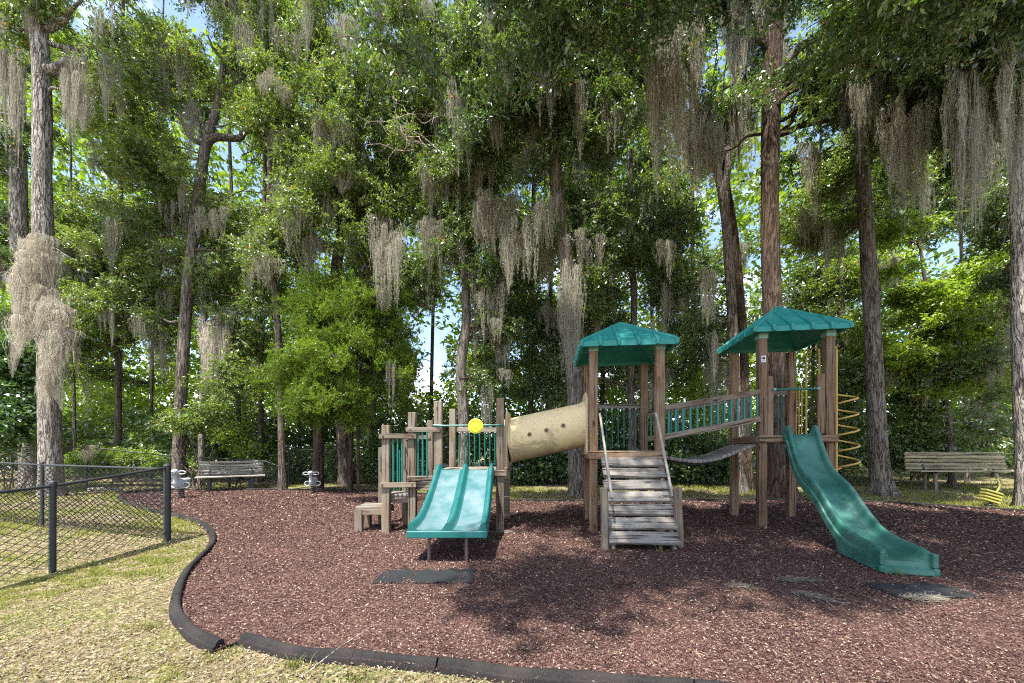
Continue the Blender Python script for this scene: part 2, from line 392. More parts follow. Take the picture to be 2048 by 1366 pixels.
def view_sample(n, ylo, yhi, xr=1.55, power=1.0, rng=RNG):
    """points on the ground inside the view wedge, denser close to the camera"""
    u = rng.random(n); y = ylo * (yhi / ylo) ** (u ** power)
    x = (rng.random(n) * 2 - 1) * xr * y
    return np.stack([x, y, np.zeros(n)], 1)
def mulch_chips():
    P = view_sample(430000, 2.0, 12.4, 1.5); m = inside(P, BED_POLY) & (P[:, 0] < 12); P = P[m]
    n = len(P); r = RNG; sc = np.clip(P[:, 1] / 4.5, .62, 2.4)
    ln = r.uniform(.010, .034, n) * sc; wd = ln * r.uniform(.22, .5, n)
    big = r.random(n)
    var = np.clip(r.beta(1.7, 2.1, n) * .82 + .0, 0, 1); var = np.where(big > .965, r.uniform(.87, 1.0, n), var)
    V, F, a = scatter_quads(P, ln, wd, r.uniform(0, 6.28, n), r.normal(0, .38, n), r.normal(0, .5, n), r.uniform(.002, .014, n), var, .25)
    tag(np_mesh('mulch_chips', V, F, M['chips'], var=a), 'reddish brown shredded mulch covering the play area', 'mulch', kind='stuff')
    # fallen leaves on the mulch
    P = view_sample(20000, 2.0, 12.0, 1.5); P = P[inside(P, BED_POLY)]
    dens = noise2(P[:, 0], P[:, 1], .9, 3); keep = r.random(len(P)) < np.where(P[:, 0] > -1.5, .95, .22) * (0.35 + dens); P = P[keep]; n = len(P)
    ln = r.uniform(.018, .048, n) * np.clip(P[:, 1] / 4.2, .65, 1.9); V, F, a = scatter_quads(P, ln, ln * r.uniform(.28, .42, n), r.uniform(0, 6.28, n), r.normal(0, .25, n), r.normal(0, .35, n), r.uniform(.010, .022, n), r.random(n) * .75 + .25 * (r.random(n) > .85), .5)
    tag(np_mesh('fallen_leaves', V, F, M['litter'], var=a), 'small tan and orange oak leaves fallen on the mulch', 'fallen leaves', kind='stuff')
mulch_chips()
BED_OUT = [(x * 1.0, y) for x, y in BED_POLY]
def lawn_cover():
    r = RNG
    P = view_sample(170000, 1.85, 16, 1.55); m = ~inside(P, BED_OUT); P = P[m]
    g = noise2(P[:, 0], P[:, 1], 1.7, 9)
    near = P[:, 1] < 7
    # leaf litter
    keep = r.random(len(P)) < np.where(g < .52, .95, .42)
    Q = P[keep]; n = len(Q); ln = r.uniform(.012, .036, n) * np.clip(Q[:, 1] / 4, .8, 2.6); Q[:, 2] = -.03
    V, F, a = scatter_quads(Q, ln, ln * r.uniform(.28, .5, n), r.uniform(0, 6.28, n), r.normal(0, .3, n), r.normal(0, .4, n), r.uniform(.003, .022, n), np.clip(r.beta(2, 1.8, n) * .95 + .06 * (r.random(n) > .93), 0, 1), .5)
    tag(np_mesh('leaf_litter', V, F, M['litter'], var=a), 'dry tan leaf litter lying over the lawn', 'leaf litter', kind='stuff')
    # grass
    P = view_sample(620000, 1.85, 15, 1.55); P = P[~inside(P, BED_OUT)]
    g = noise2(P[:, 0], P[:, 1], 1.7, 9) + .25 * (noise2(P[:, 0], P[:, 1], 7, 4) - .5)
    cl_ = noise2(P[:, 0], P[:, 1], 14, 21); keep = (r.random(len(P)) < np.clip((g - .34) * 1.9, .08, .9) * np.clip((cl_ - .30) * 3.5, .15, 1.25)) & (P[:, 0] + .12 * P[:, 1] < 30); P = P[keep]; n = len(P)
    h = r.uniform(.012, .045, n) * (.6 + .9 * noise2(P[:, 0], P[:, 1], 9, 22)) * np.clip(P[:, 1] / 4.2, .8, 2.4); w = r.uniform(.0018, .0035, n) * np.clip(P[:, 1] / 2.6, 1, 5)
    yaw = r.uniform(0, 6.28, n); lean = r.uniform(.2, 1.5, n) * h
    B = P.copy(); B[:, 2] = -.03
    sd = np.stack([-np.sin(yaw), np.cos(yaw), np.zeros(n)], 1) * w[:, None]; ld = np.stack([np.cos(yaw), np.sin(yaw), np.zeros(n)], 1) * lean[:, None]
    T = B + ld; T[:, 2] += h
    V = np.stack([B - sd, B + sd, T], 1).reshape(-1, 3); F = np.arange(3 * n).reshape(n, 3)
    tone = np.repeat(np.clip(r.normal(.5, .2, n), 0, 1), 3)
    tag(np_mesh('grass', V, F, M['grass'], var=np.repeat(r.random(n), 3), var2=tone), 'short yellow green grass growing through the dry leaves', 'grass', kind='stuff')
lawn_cover()

# ---------------------------------------------------------------- rubber border sections
def resample(pts, step):
    pts = [Vector((*p, 0)) for p in pts]; 
    # Catmull-Rom then even spacing
    dense = []
    for i in range(len(pts) - 1):
        p0 = pts[max(i - 1, 0)]; p1 = pts[i]; p2 = pts[i + 1]; p3 = pts[min(i + 2, len(pts) - 1)]
        for k in range(14):
            t = k / 14; dense.append(.5 * ((2 * p1) + (p2 - p0) * t + (2 * p0 - 5 * p1 + 4 * p2 - p3) * t * t + (-p0 + 3 * p1 - 3 * p2 + p3) * t ** 3))
    dense.append(pts[-1]); out = [dense[0]]; acc = 0
    for a, b_ in zip(dense, dense[1:]):
        seg = (b_ - a).length; 
        while acc + seg >= step:
            f = (step - acc) / seg; a = a + (b_ - a) * f; out.append(a.copy()); seg = (b_ - a).length; acc = 0
        acc += seg
    return out
# profile: u = 0 is the outer (lawn) side, u grows towards the mulch
CURB = [(0, -.06), (0, .004), (.004, .014), (.018, .016), (.021, .021), (.027, .038), (.038, .049), (.056, .050), (.070, .043), (.077, .03), (.077, -.06)]
def border(pts, side, step=.06, per=20, labels=None, group=None, skip=0):
    P = resample(pts, step); i = 0; k = 0
    while i < len(P) - 3:
        j = min(i + per, len(P) - 1)
        seg = P[i:j + 1]; b = MB(); vs = []; n = len(CURB); jit = random.uniform(-.006, .006)
        for q in range(len(seg)):
            g = i + q; t = (P[min(g + 1, len(P) - 1)] - P[max(g - 1, 0)]).normalized(); nrm = Vector((-t.y, t.x, 0)) * side
            c = seg[q].copy()
            if q == 0: c += t * .007
            if q == len(seg) - 1: c -= t * .007
            for u, z in CURB: vs.append(c + nrm * (u + jit) + Vector((0, 0, z + jit + .004 * math.sin(g * .5))))
        fs = [(a * n + m_, a * n + (m_ + 1) % n, (a + 1) * n + (m_ + 1) % n, (a + 1) * n + m_) for a in range(len(seg) - 1) for m_ in range(n)]
        fs += [tuple(range(n - 1, -1, -1)), tuple((len(seg) - 1) * n + m_ for m_ in range(n))]
        b.add(vs, fs); o = b.build('rubber_border', M['rubber'], smooth=True, sharp=28, origin=tuple(seg[0]))
        lab = labels[min(k, len(labels) - 1)]
        tag(o, lab, 'border section', group)
        i = j; k += 1
        if j - i < 0: break
    return k
GL = 'rubber border sections round the mulch bed'
border(BED_L, -1, per=23, group=GL, labels=[
    'short black rubber border section ending in a bare brown cut face left of the gap',
    'black rubber border section where the bed bulges out in the lower left',
    'black rubber border section just above the bulge on the left edge of the bed',
    'black rubber border section on the left edge level with the double slide legs',
    'black rubber border section curving beside the tall fence corner post',
    'black rubber border section running up just behind the fence corner post',
    'black rubber border section seen through the right end of the chain-link mesh',
    'black rubber border section seen through the middle of the chain-link mesh',
    'dark rubber border section at the far left of the bed behind the mesh', 'dark rubber border section rounding the far left end of the bed', 'last dark rubber border section of the left edge, meeting the far edge'])
border(BED_F, 1, per=26, group=GL, labels=[
    'black rubber border section first right of the gap, with a blunt left end',
    'black rubber border section in the foreground, second right of the gap, below the ramp',
    'black rubber border section third right of the gap, leaving the picture at the bottom',
    'black rubber border section beyond the bottom edge of the picture', 'black rubber border section near the lower right corner outside the picture'])
border(BED_B, -1, step=.12, per=18, group=GL, labels=['far border section at the left end of the bed, behind the nearer spring rider', 'far border section in front of the left part of the grey bench',
 'far border section in front of the right part of the grey bench', 'far border section at the foot of the right spring rider', 'far border section below the two reddish cedar stems', 'far border section seen left of the play steps',
 'far border section seen behind the double slide', 'far border section seen under the crawl tube', 'far border section seen under the first roofed tower', 'far border section seen under the bridge',
 'far border section seen under the second roofed tower', 'far border section crossing in front of the flared grey trunk', 'far border section in front of the left part of the right bench', 'far border section curving away at the right edge of the picture'])

# ---------------------------------------------------------------- timber helper
def timber(name, p0, p1, w, t, m, parent, roll=0.0, up=None, label=None, wob=.004, ch=.008, point=False):
    """a sawn piece with local X along its length, chamfered edges and slight warp"""
    p0, p1 = Vector(p0), Vector(p1); d = p1 - p0; Ln = d.length; x = d.normalized()
    if up is None: up = Vector((0, 0, 1)) if abs(x.z) < .8 else Vector((0, 1, 0))
    up = Vector(up); z = (up - x * up.dot(x)).normalized(); y = z.cross(x)
    if roll:
        y, z = y * math.cos(roll) + z * math.sin(roll), z * math.cos(roll) - y * math.sin(roll)
    ns = max(2, int(Ln / .35) + 1); b = MB(); vs = []
    prof = [(-.5, -.5, 1, 0), (.5, -.5, -1, 0), (.5, -.5, 0, 1), (.5, .5, 0, -1), (.5, .5, -1, 0), (-.5, .5, 1, 0), (-.5, .5, 0, -1), (-.5, -.5, 0, 1)]
    prof = [((a * w + c * ch), (e * t + f * ch)) for a, e, c, f in prof]
    stations = [0, ch * .7] + [Ln * i / ns for i in range(1, ns)] + [Ln - ch * .7, Ln]
    for i, s_ in enumerate(stations):
        k = 1 - .9 * ch / max(w, t) * 2 if i in (0, len(stations) - 1) else 1
        wy, wz = random.uniform(-wob, wob), random.uniform(-wob, wob)
        for a, e in prof: vs.append((s_, a * k + wy, e * k + wz))
    n = 8
    fs = [(i * n + q, (i + 1) * n + q, (i + 1) * n + (q + 1) % n, i * n + (q + 1) % n) for i in range(len(stations) - 1) for q in range(n)]
    fs = [f[::-1] for f in fs]
    fs += [tuple(range(n - 1, -1, -1)), tuple((len(stations) - 1) * n + q for q in range(n))]
    me = bpy.data.meshes.new(name); me.from_pydata(vs, [], fs); me.materials.append(m); me.update()
    o = bpy.data.objects.new(name, me)
    Mx = Matrix((x, y, z)).transposed().to_4x4(); Mx.translation = p0
    COL.objects.link(o)
    if parent is not None:
        off = Vector((0, 0, 0)); p = parent; chain = []
        while p is not None: chain.append(p); p = p.parent
        W = Matrix.Identity(4)
        for q in reversed(chain): W = W @ q.matrix_basis
        o.parent = parent; Mx = W.inverted() @ Mx
    o.matrix_basis = Mx
    if label: o['label'] = label
    return o
def attach(o, parent):
    """parent an object built in world coordinates to a possibly rotated parent"""
    chain = []; p = parent
    while p is not None: chain.append(p); p = p.parent
    W = Matrix.Identity(4)
    for q in reversed(chain): W = W @ q.matrix_basis
    o.parent = parent; o.matrix_basis = W.inverted() @ o.matrix_basis
    return o
def pipe(name, pts, r, m, parent, n=10, label=None, smooth=True):
    b = MB(); b.tube(pts, r, n); o = b.build(name, m, None, smooth)
    attach(o, parent)
    if label: o['label'] = label
    return o
def bolts(parent, pts, nrm, r=.012):
    nrm = Vector(nrm).normalized()
    for p in pts:
        p = Vector(p); b = MB(); b.tube([p - nrm * .004, p + nrm * .004], r, 8); o = b.build('bolt', M['black']); attach(o, parent)
def loft(name, path, prof, side, m, parent, sharp=40, segmat=None, label=None):
    """path: list of (centre, scale) ; prof: closed list of (u, w) ; side: horizontal unit vector"""
    side = Vector(side); b = MB(); n = len(prof); vs = []
    for c, pr in path:
        for u, w in (pr or prof): vs.append(Vector(c) + side * u + Vector((0, 0, w)))
    fs = [(i * n + q, i * n + (q + 1) % n, (i + 1) * n + (q + 1) % n, (i + 1) * n + q) for i in range(len(path) - 1) for q in range(n)]
    fs += [tuple(range(n - 1, -1, -1)), tuple((len(path) - 1) * n + q for q in range(n))]
    b.add(vs, fs); o = b.build(name, m, None, True, sharp=sharp); attach(o, parent)
    if label: o['label'] = label
    return o
def spline(pts, n):
    out = []; m = len(pts) - 1
    for k in range(n + 1):
        s_ = k / n * m; i = min(int(s_), m - 1); t = s_ - i
        p0, p1, p2, p3 = (Vector(pts[max(i - 1, 0)]), Vector(pts[i]), Vector(pts[i + 1]), Vector(pts[min(i + 2, m)]))
        out.append(.5 * ((2 * p1) + (p2 - p0) * t + (2 * p0 - 5 * p1 + 4 * p2 - p3) * t * t + (-p0 + 3 * p1 - 3 * p2 + p3) * t ** 3))
    return out

# ---------------------------------------------------------------- the play structure (one connected thing)
PS = thing('playground_structure', 'weathered timber playground set with two green roofs, slides, tube and bridge on red mulch', 'playground set', (2.0, 6.7, 0))
S = .5465
class Tower:
    def __init__(s, cx, cy, th, zt, ze, za, zd): s.c = (cx, cy); s.th = th; s.zt = zt; s.ze = ze; s.za = za; s.zd = zd
    def P(s, u, v, z=0):
        c, n = math.cos(s.th), math.sin(s.th)
        return Vector((s.c[0] + c * u - n * v, s.c[1] + n * u + c * v, z))
    def dx(s): return Vector((math.cos(s.th), math.sin(s.th), 0))
    def dy(s): return Vector((-math.sin(s.th), math.cos(s.th), 0))
T1 = Tower(1.995, 6.749, -.109, 3.09, 3.10, 3.72, 1.37)
T2 = Tower(5.158, 7.12, -.144, 3.42, 3.47, 4.15, 1.65)
PW = .135
def post(p, z1, parent=PS, w=PW, m='post', up=(0, 1, 0), z0=-.1, name='post', lean=(0, 0), label=None):
    return timber(name, (p.x, p.y, z0), (p.x + lean[0], p.y + lean[1], z1), w, w, M[m], parent, up=up, label=label, wob=.003, ch=.010)
def roof(T):
    W = .76
    ap = T.P(0, 0, T.za); b = MB()
    top = [T.P(a * W, c * W, T.ze + .085) for a, c in ((-1, -1), (1, -1), (1, 1), (-1, 1))]
    # concave faces: intermediate ring
    mid = [T.P(a * W * .5, c * W * .5, T.ze + .085 + (T.za - T.ze - .085) * .53) for a, c in ((-1, -1), (1, -1), (1, 1), (-1, 1))]
    low = [T.P(a * (W + .01), c * (W + .01), T.ze) for a, c in ((-1, -1), (1, -1), (1, 1), (-1, 1))]
    li = [T.P(a * (W - .035), c * (W - .035), T.ze) for a, c in ((-1, -1), (1, -1), (1, 1), (-1, 1))]
    ti = [T.P(a * (W - .05), c * (W - .05), T.ze + .06) for a, c in ((-1, -1), (1, -1), (1, 1), (-1, 1))]
    ai = ap - Vector((0, 0, .06))
    V = top + mid + low + li + ti + [ap, ai]; fs = []
    for i in range(4):
        j = (i + 1) % 4
        fs += [(i, j, 4 + j, 4 + i), (4 + i, 4 + j, 20), (8 + i, 8 + j, j, i), (12 + i, 12 + j, 8 + j, 8 + i)[::-1], (16 + i, 16 + j, 12 + j, 12 + i)[::-1], (16 + i, 16 + j, 21)[::-1]]
    b.add(V, fs); r = b.build('roof', M['roof']); attach(r, PS)
    zt = T.ze + .085; H = T.za - zt
    for (ax, sg) in (('v', -1), ('u', -1), ('v', 1), ('u', 1)):
        for u in (-.60, -.21, .21, .60):
            def pt(t, off, z=None, u=u, ax=ax, sg=sg):
                e = W * (1 - t) + off
                a, c = (u * W, sg * e) if ax == 'v' else (sg * e, u * W)
                return T.P(a, c, zt + H * t + .004 if z is None else z)
            tm = 1 - abs(u) - .01; up_ = Vector((0, 0, .012))
            pts = [pt(0, .022, T.ze + .004), pt(0, .024, T.ze + .05), pt(.0, .012, zt + .010), pt(.03, 0) + up_, pt(tm * .6, 0) + up_, pt(tm, 0) + up_]
            mb = MB(); mb.tube(pts, [.024, .029, .034, .034, .032, .026], 10); o = mb.build('rib', M['roof'], None, True); attach(o, r)
    for a, c in ((-1, -1), (1, -1), (1, 1), (-1, 1)):
        pts = [T.P(a * W, c * W, T.ze + .01), T.P(a * (W + .003), c * (W + .003), zt - .01), T.P(a * W * .97, c * W * .97, zt + H * .03), ap + Vector((0, 0, -.01))]
        mb = MB(); mb.tube(pts, [.028, .036, .040, .034], 10); o = mb.build('hip_rib', M['roof'], None, True); attach(o, r)
def tower(T, shade):
    for a, c in ((-1, -1), (1, -1), (-1, 1), (1, 1)):
        q = T.P(a * S, c * S); z = T.zt if c < 0 else T.zt - .02
        post(q, z, up=T.dy(), m='post')
        if c > 0: continue
        br = MB(); e = PW / 2 + .008
        vs = [q + T.dx() * (sx * e) + T.dy() * (sy * e) + Vector((0, 0, zz)) for zz in (z - .03, z + .07) for sx, sy in ((-1, -1), (1, -1), (1, 1), (-1, 1))]
        br.add(vs, [(0, 3, 2, 1), (4, 5, 6, 7), (0, 1, 5, 4), (1, 2, 6, 5), (2, 3, 7, 6), (3, 0, 4, 7)]); attach(br.build('roof_bracket', M['bracket']), PS)
    roof(T)
    # deck boards and frame
    k = 8; wdt = 2 * S / k
    for i in range(k):
        v = -S + wdt * (i + .5)
        e = S - PW / 2 - .004 if (i in (0, k - 1)) else S + .05
        timber('deck_board', T.P(-e, v, T.zd - .022), T.P(e, v, T.zd - .022), wdt - .012, .04, M['board'], PS)
    e = S + PW / 2 + .022
    for v in (-e, e):
        timber('rim_board', T.P(-e + .0, v, T.zd - .07), T.P(e - .0, v, T.zd - .07), .044, .135, M['post'], PS)
    for u in (-e, e):
        timber('rim_board', T.P(u, -e + .03, T.zd - .08), T.P(u, e - .03, T.zd - .08), .044, .115, M['post'], PS)
    f = T.P(0, -e - .024, 0)
    bolts(PS, [T.P(u, -e - .024, T.zd - .07) for u in (-e + .05, -e + .10, e - .05, e - .10)], -T.dy())
tower(T1, 0); tower(T2, 1)

def panel(pa, pb, zlo, zhi, n, parent=PS, rail_t=.09, rail='board', bottom_rail=False, zlo2=None, zhi2=None, r=.0125, off=None, ends=True):
    """top rail, optional bottom rail and green balusters between two points; heights may differ at the two ends"""
    pa, pb = Vector(pa), Vector(pb); zlo2 = zlo if zlo2 is None else zlo2; zhi2 = zhi if zhi2 is None else zhi2
    g = bpy.data.objects.new('guard_panel', None); COL.objects.link(g); g.location = ((pa.x + pb.x) / 2, (pa.y + pb.y) / 2, zlo); attach(g, parent)
    d = pb - pa
    timber('top_rail', (pa.x, pa.y, zhi - rail_t / 2), (pb.x, pb.y, zhi2 - rail_t / 2), .045, rail_t, M[rail], g)
    if bottom_rail: timber('bottom_rail', (pa.x, pa.y, zlo - rail_t / 2), (pb.x, pb.y, zlo2 - rail_t / 2), .045, rail_t, M[rail], g)
    for i in range(n):
        f = (i + .7) / (n + .4); x, y = pa.x + d.x * f, pa.y + d.y * f
        lo = zlo + (zlo2 - zlo) * f; hi = zhi + (zhi2 - zhi) * f - rail_t
        bpi = pipe('baluster', [(x, y, lo - .004), (x, y, hi + .004)], r, M['baluster'], g, 8)
        w_ = MB(); w_.tube([(x, y, hi - .012), (x, y, hi + .003)], r * 1.6, 8); attach(w_.build('collar', M['white']), g)
    return g
# --- stair tower T1: back panel, front board, ramp
ie = S - PW / 2
panel(T1.P(-ie, S, 0), T1.P(ie, S, 0), T1.zd + .05, 2.29, 8)
# the ramp
RT_L, RT_R = Vector((1.50, 6.12, 1.27)), Vector((2.46, 6.02, 1.27)); RB_L, RB_R = Vector((1.345, 5.07, .07)), Vector((2.30, 5.03, .07))
ramp = bpy.data.objects.new('climbing_ramp', None); COL.objects.link(ramp); ramp.location = (1.85, 5.1, 0); attach(ramp, PS)
for a, b_, s_ in ((RB_L, RT_L, .06), (RB_R, RT_R, -.06)):
    dx = Vector((s_, 0, -.055)); timber('stringer', a + dx + Vector((0, .02, -.03)), b_ + dx, .05, .12, M['postgrey'], ramp)
slope = (RT_L - RB_L); sl_n = slope.cross(RT_R - RT_L).normalized() * -1
if sl_n.z < 0: sl_n = -sl_n
for i in range(7):
    f = (i + .45) / 7.0
    a = RB_L + (RT_L - RB_L) * f; c = RB_R + (RT_R - RB_R) * f; x = (c - a).normalized()
    e0, e1 = random.uniform(-.015, .012), random.uniform(-.012, .015)
    # planks lie flatter than the stringers so the treads catch the light
    nn = (sl_n * .95 + Vector((0, 0, 1)) * .35 + Vector((random.uniform(-.03, .03), random.uniform(-.04, .04), 0))).normalized()
    pk = timber('plank', a - x * (.01 - e0) + nn * .012, c + x * (.01 + e1) + nn * .012, .205, .050, M['plank'], ramp, up=nn, wob=.008, ch=.007)
    for sx in (.05, .92):
        p = a + (c - a) * sx + nn * .036; bolts(ramp, [p - slope.normalized() * .05], nn, .011)
for (p, z1, tl, hx, q) in ((Vector((1.30, 5.09, 0)), .86, -.02, 1.49, 1.37), (Vector((2.39, 5.22, 0)), .86, -.035, 2.40, 2.315)):
    timber('ramp_post', (p.x, p.y, -.08), (p.x + tl, p.y, z1), .095, .09, M['postgrey'], ramp, up=(0, 1, 0))
pipe('handrail', [(1.475, 6.16, 1.99), (1.47, 6.10, 1.95), (1.40, 5.16, .78), (1.385, 5.10, .72)], .019, M['railpipe'], ramp, 10)
pipe('handrail', [(2.375, 6.06, 1.99), (2.37, 6.00, 1.95), (2.30, 5.28, .80), (2.29, 5.22, .72)], .019, M['railpipe'], ramp, 10)

# --- low tower on the left
LT = dict(FL=Vector((-1.27, 6.33, 0)), FR=Vector((-.204, 6.33, 0)), BL=Vector((-1.19, 7.35, 0)), BR=Vector((-.105, 7.39, 0)))
ZD = 1.04
post(LT['FL'], 2.22, m='postgrey'); post(LT['FR'], 2.27, m='postgrey'); post(LT['BL'], 2.20, m='postgrey', w=.125); post(LT['BR'], 1.98, m='postgrey')
for i in range(8):
    y = 6.28 + .137 * (i + .5); x0, x1 = (-1.33 + .08 * i / 8, -.14 + .09 * i / 8)
    if i in (0, 7): x0 += .14; x1 -= .14
    timber('deck_board', (x0, y, ZD - .02), (x1, y, ZD - .02), .125, .04, M['board'], PS)
timber('rim_board', (-1.34, 6.237, ZD - .05), (-.09, 6.237, ZD - .05), .044, .10, M['postgrey'], PS)
timber('rim_board', (-1.26, 7.48, ZD - .06), (-.03, 7.50, ZD - .06), .044, .12, M['postgrey'], PS)
timber('rim_board', (-.105, 6.21, ZD - .0), (-.01, 7.46, ZD - .0), .044, .10, M['postgrey'], PS)
panel((-1.13, 7.36, 0), (-.17, 7.39, 0), ZD + .04, 1.83, 9)
pipe('crossbar', [(-1.34, 6.22, 1.80), (-1.24, 6.215, 1.795), (-1.15, 6.21, 1.795), (-.32, 6.21, 1.805), (-.23, 6.215, 1.805), (-.14, 6.22, 1.81)], [.022, .022, .015, .015, .022, .022], M['baluster'], PS, 10, 'green bar across the top of the double slide')
dc = bpy.data.objects.new('spinner_disc', None); COL.objects.link(dc); dc.location = (-.613, 6.20, 1.79); attach(dc, PS); dc['label'] = 'round yellow disc hung on the green bar'
mb = MB(); mb.tube([(-.613, 6.155, 1.787), (-.613, 6.16, 1.787), (-.613, 6.185, 1.787), (-.613, 6.19, 1.787)], [.118, .128, .128, .118], 40); attach(mb.build('disc_face', M['yellow'], None, True), dc)
mb = MB(); mb.tube([(-.613 + .095 * math.cos(a), 6.153, 1.787 + .095 * math.sin(a)) for a in np.linspace(0, 2 * math.pi, 33)[:-1]], .0055, 6, closed=True); attach(mb.build('disc_ring', M['yellow'], None, True), dc)
mb = MB(); mb.tube([(-.613 + .016 * math.cos(a), 6.152, 1.76 + .012 * math.sin(a)) for a in np.linspace(-2.6, -.5, 9)], .003, 6); attach(mb.build('disc_mark', M['climb']), dc)

# --- double slide
def double_slide():
    g = bpy.data.objects.new('double_slide', None); COL.objects.link(g); g.location = (-.8, 5.4, 0); attach(g, PS); g['label'] = 'wide teal two lane slide'
    cx = -.795; hw = .475
    half = [(-hw - .012, -.085), (-hw - .012, .015), (-hw + .0, .02), (-hw + .0, .075), (-hw + .012, .095), (-hw + .03, .10), (-hw + .048, .092), (-hw + .066, .06), (-hw + .085, .012), (-hw + .12, -.006), (-hw + .17, -.010)]
    mid = [(-.115, -.010), (-.065, -.004), (-.045, .02), (-.03, .07), (-.014, .092)]
    topl = half + mid + [(0, .096)]
    prof = topl + [(-u, w) for u, w in topl[:-1][::-1]]
    # underside
    prof = prof + [(hw - .02, -.085), (hw - .04, -.045), (.02, -.05), (-.02, -.05), (-hw + .04, -.045), (-hw + .02, -.085)]
    keys = [(6.32, 1.055), (6.18, 1.045), (6.0, .95), (5.75, .80), (5.5, .665), (5.25, .545), (5.0, .455), (4.8, .415), (4.62, .405), (4.47, .40)]
    path = [(Vector((cx + .0 * k.x, k.y, k.z)), None) for k in spline([(0, y, z) for y, z in keys], 46)]
    body = loft('slide_body', path, prof, (1, 0, 0), M['teal'], g, 50)
    # pale beds with sky sheen painted into the colour, inset 3 mm above each lane
    for s_ in (-1, 1):
        vs = []; pth = spline([(0, y, z) for y, z in keys[1:]], 40)
        lane = [(-.388, .0145), (-.36, .000), (-.315, -.0045), (-.20, -.0060), (-.118, -.0050), (-.075, .000)]
        if s_ > 0: lane = [(-u, w) for u, w in lane[::-1]]
        b = MB()
        for k in pth[:-1]:
            for u, w in lane: vs.append(Vector((cx + u, k.y, k.z + w + .001)))
        nn = len(lane); b.add(vs, [(i * nn + q, i * nn + q + 1, (i + 1) * nn + q + 1, (i + 1) * nn + q) for i in range(len(pth) - 2) for q in range(nn - 1)])
        attach(b.build('slide_bed', M['tealbed'], None, True), g)
    # front lip
    mb = MB(); mb.box((cx - hw - .016, 4.445, .315), (cx + hw + .016, 4.475, .398)); o = mb.build('slide_lip', M['teal']); bv = o.modifiers.new('b', 'BEVEL'); bv.width = .01; bv.segments = 3; attach(o, g)
    for x in (-1.045, -.575):
        pipe('slide_leg', [(x, 4.60, -.05), (x, 4.62, .36)], .021, M['steel'], g, 10)
double_slide()

# --- entry steps at the far left
steps = bpy.data.objects.new('entry_steps', None); COL.objects.link(steps); steps.location = (-2.1, 6.4, 0); attach(steps, PS)
post(Vector((-2.116, 6.17, 0)), 1.80, steps, .128, 'postgrey'); post(Vector((-1.69, 6.22, 0)), 2.02, steps, .128, 'postgrey')
for x, z in ((-2.42, 1.43), (-1.98, 1.60), (-1.52, 1.93)): post(Vector((x, 6.82, 0)), z, steps, .11, 'postgrey')
for (xa, xb, z) in ((-2.66, -2.16, .42), (-2.15, -1.74, .63), (-1.73, -1.30, .84)):
    for k in range(3):
        y = 6.29 + k * .155
        timber('tread', (xa, y, z - .02), (xb, y, z - .02), .145, .042, M['board'], steps)
    timber('riser', (xa + .03, 6.235, z - .095), (xb + .0, 6.235, z - .095), .04, .10, M['postgrey'], steps)
    timber('riser', (xa + .03, 6.68, z - .095), (xb, 6.68, z - .095), .04, .10, M['postgrey'], steps)
timber('step_leg', (-2.61, 6.25, -.05), (-2.61, 6.25, .375), .125, .10, M['postgrey'], steps, up=(0, 1, 0))
timber('step_leg', (-2.61, 6.64, -.05), (-2.61, 6.64, .375), .10, .10, M['postgrey'], steps, up=(0, 1, 0))
timber('lower_rail', (-2.20, 6.083, .80), (-1.60, 6.118, .80), .04, .085, M['postgrey'], steps)
timber('upper_rail', (-2.21, 6.083, 1.61), (-1.60, 6.118, 1.61), .04, .085, M['postgrey'], steps)
timber('lower_rail', (-1.76, 6.135, .90), (-1.32, 6.24, .90), .04, .085, M['postgrey'], steps)
timber('upper_rail', (-1.78, 6.135, 1.72), (-1.22, 6.245, 1.73), .04, .085, M['postgrey'], steps)
for x in (-1.99, -1.915, -1.84): pipe('baluster', [(x, 6.13, .83), (x, 6.13, 1.58)], .015, M['baluster'], steps, 8)
for x in (-1.59, -1.515, -1.44): pipe('baluster', [(x, 6.20, .93), (x, 6.20, 1.70)], .015, M['baluster'], steps, 8)
for x in (-2.3, -2.2, -2.09): pipe('baluster', [(x, 6.82, .60), (x, 6.82, 1.38)], .013, M['baluster'], steps, 8)
for x in (-1.87, -1.76, -1.65): pipe('baluster', [(x, 6.82, .80), (x, 6.82, 1.58)], .013, M['baluster'], steps, 8)
timber('upper_rail', (-1.97, 6.77, 1.60), (-1.5, 6.77, 1.62), .035, .07, M['postgrey'], steps)
bolts(steps, [(-2.15, 6.058, .80), (-1.66, 6.09, .80), (-2.14, 6.058, 1.61), (-1.66, 6.09, 1.61), (-1.70, 6.112, 1.72), (-1.28, 6.218, 1.73), (-1.70, 6.112, .90)], (0, -1, 0), .015)
for i, (x, y, za, zb) in enumerate(((-2.42, 6.755, 1.0, 1.3), (-1.98, 6.755, 1.05, 1.45))):
    pipe('grab_handle', [(x, y, za), (x + .03, y - .06, za + .03), (x + .03, y - .07, zb - .03), (x, y, zb)], .012, M['black'], steps, 8)

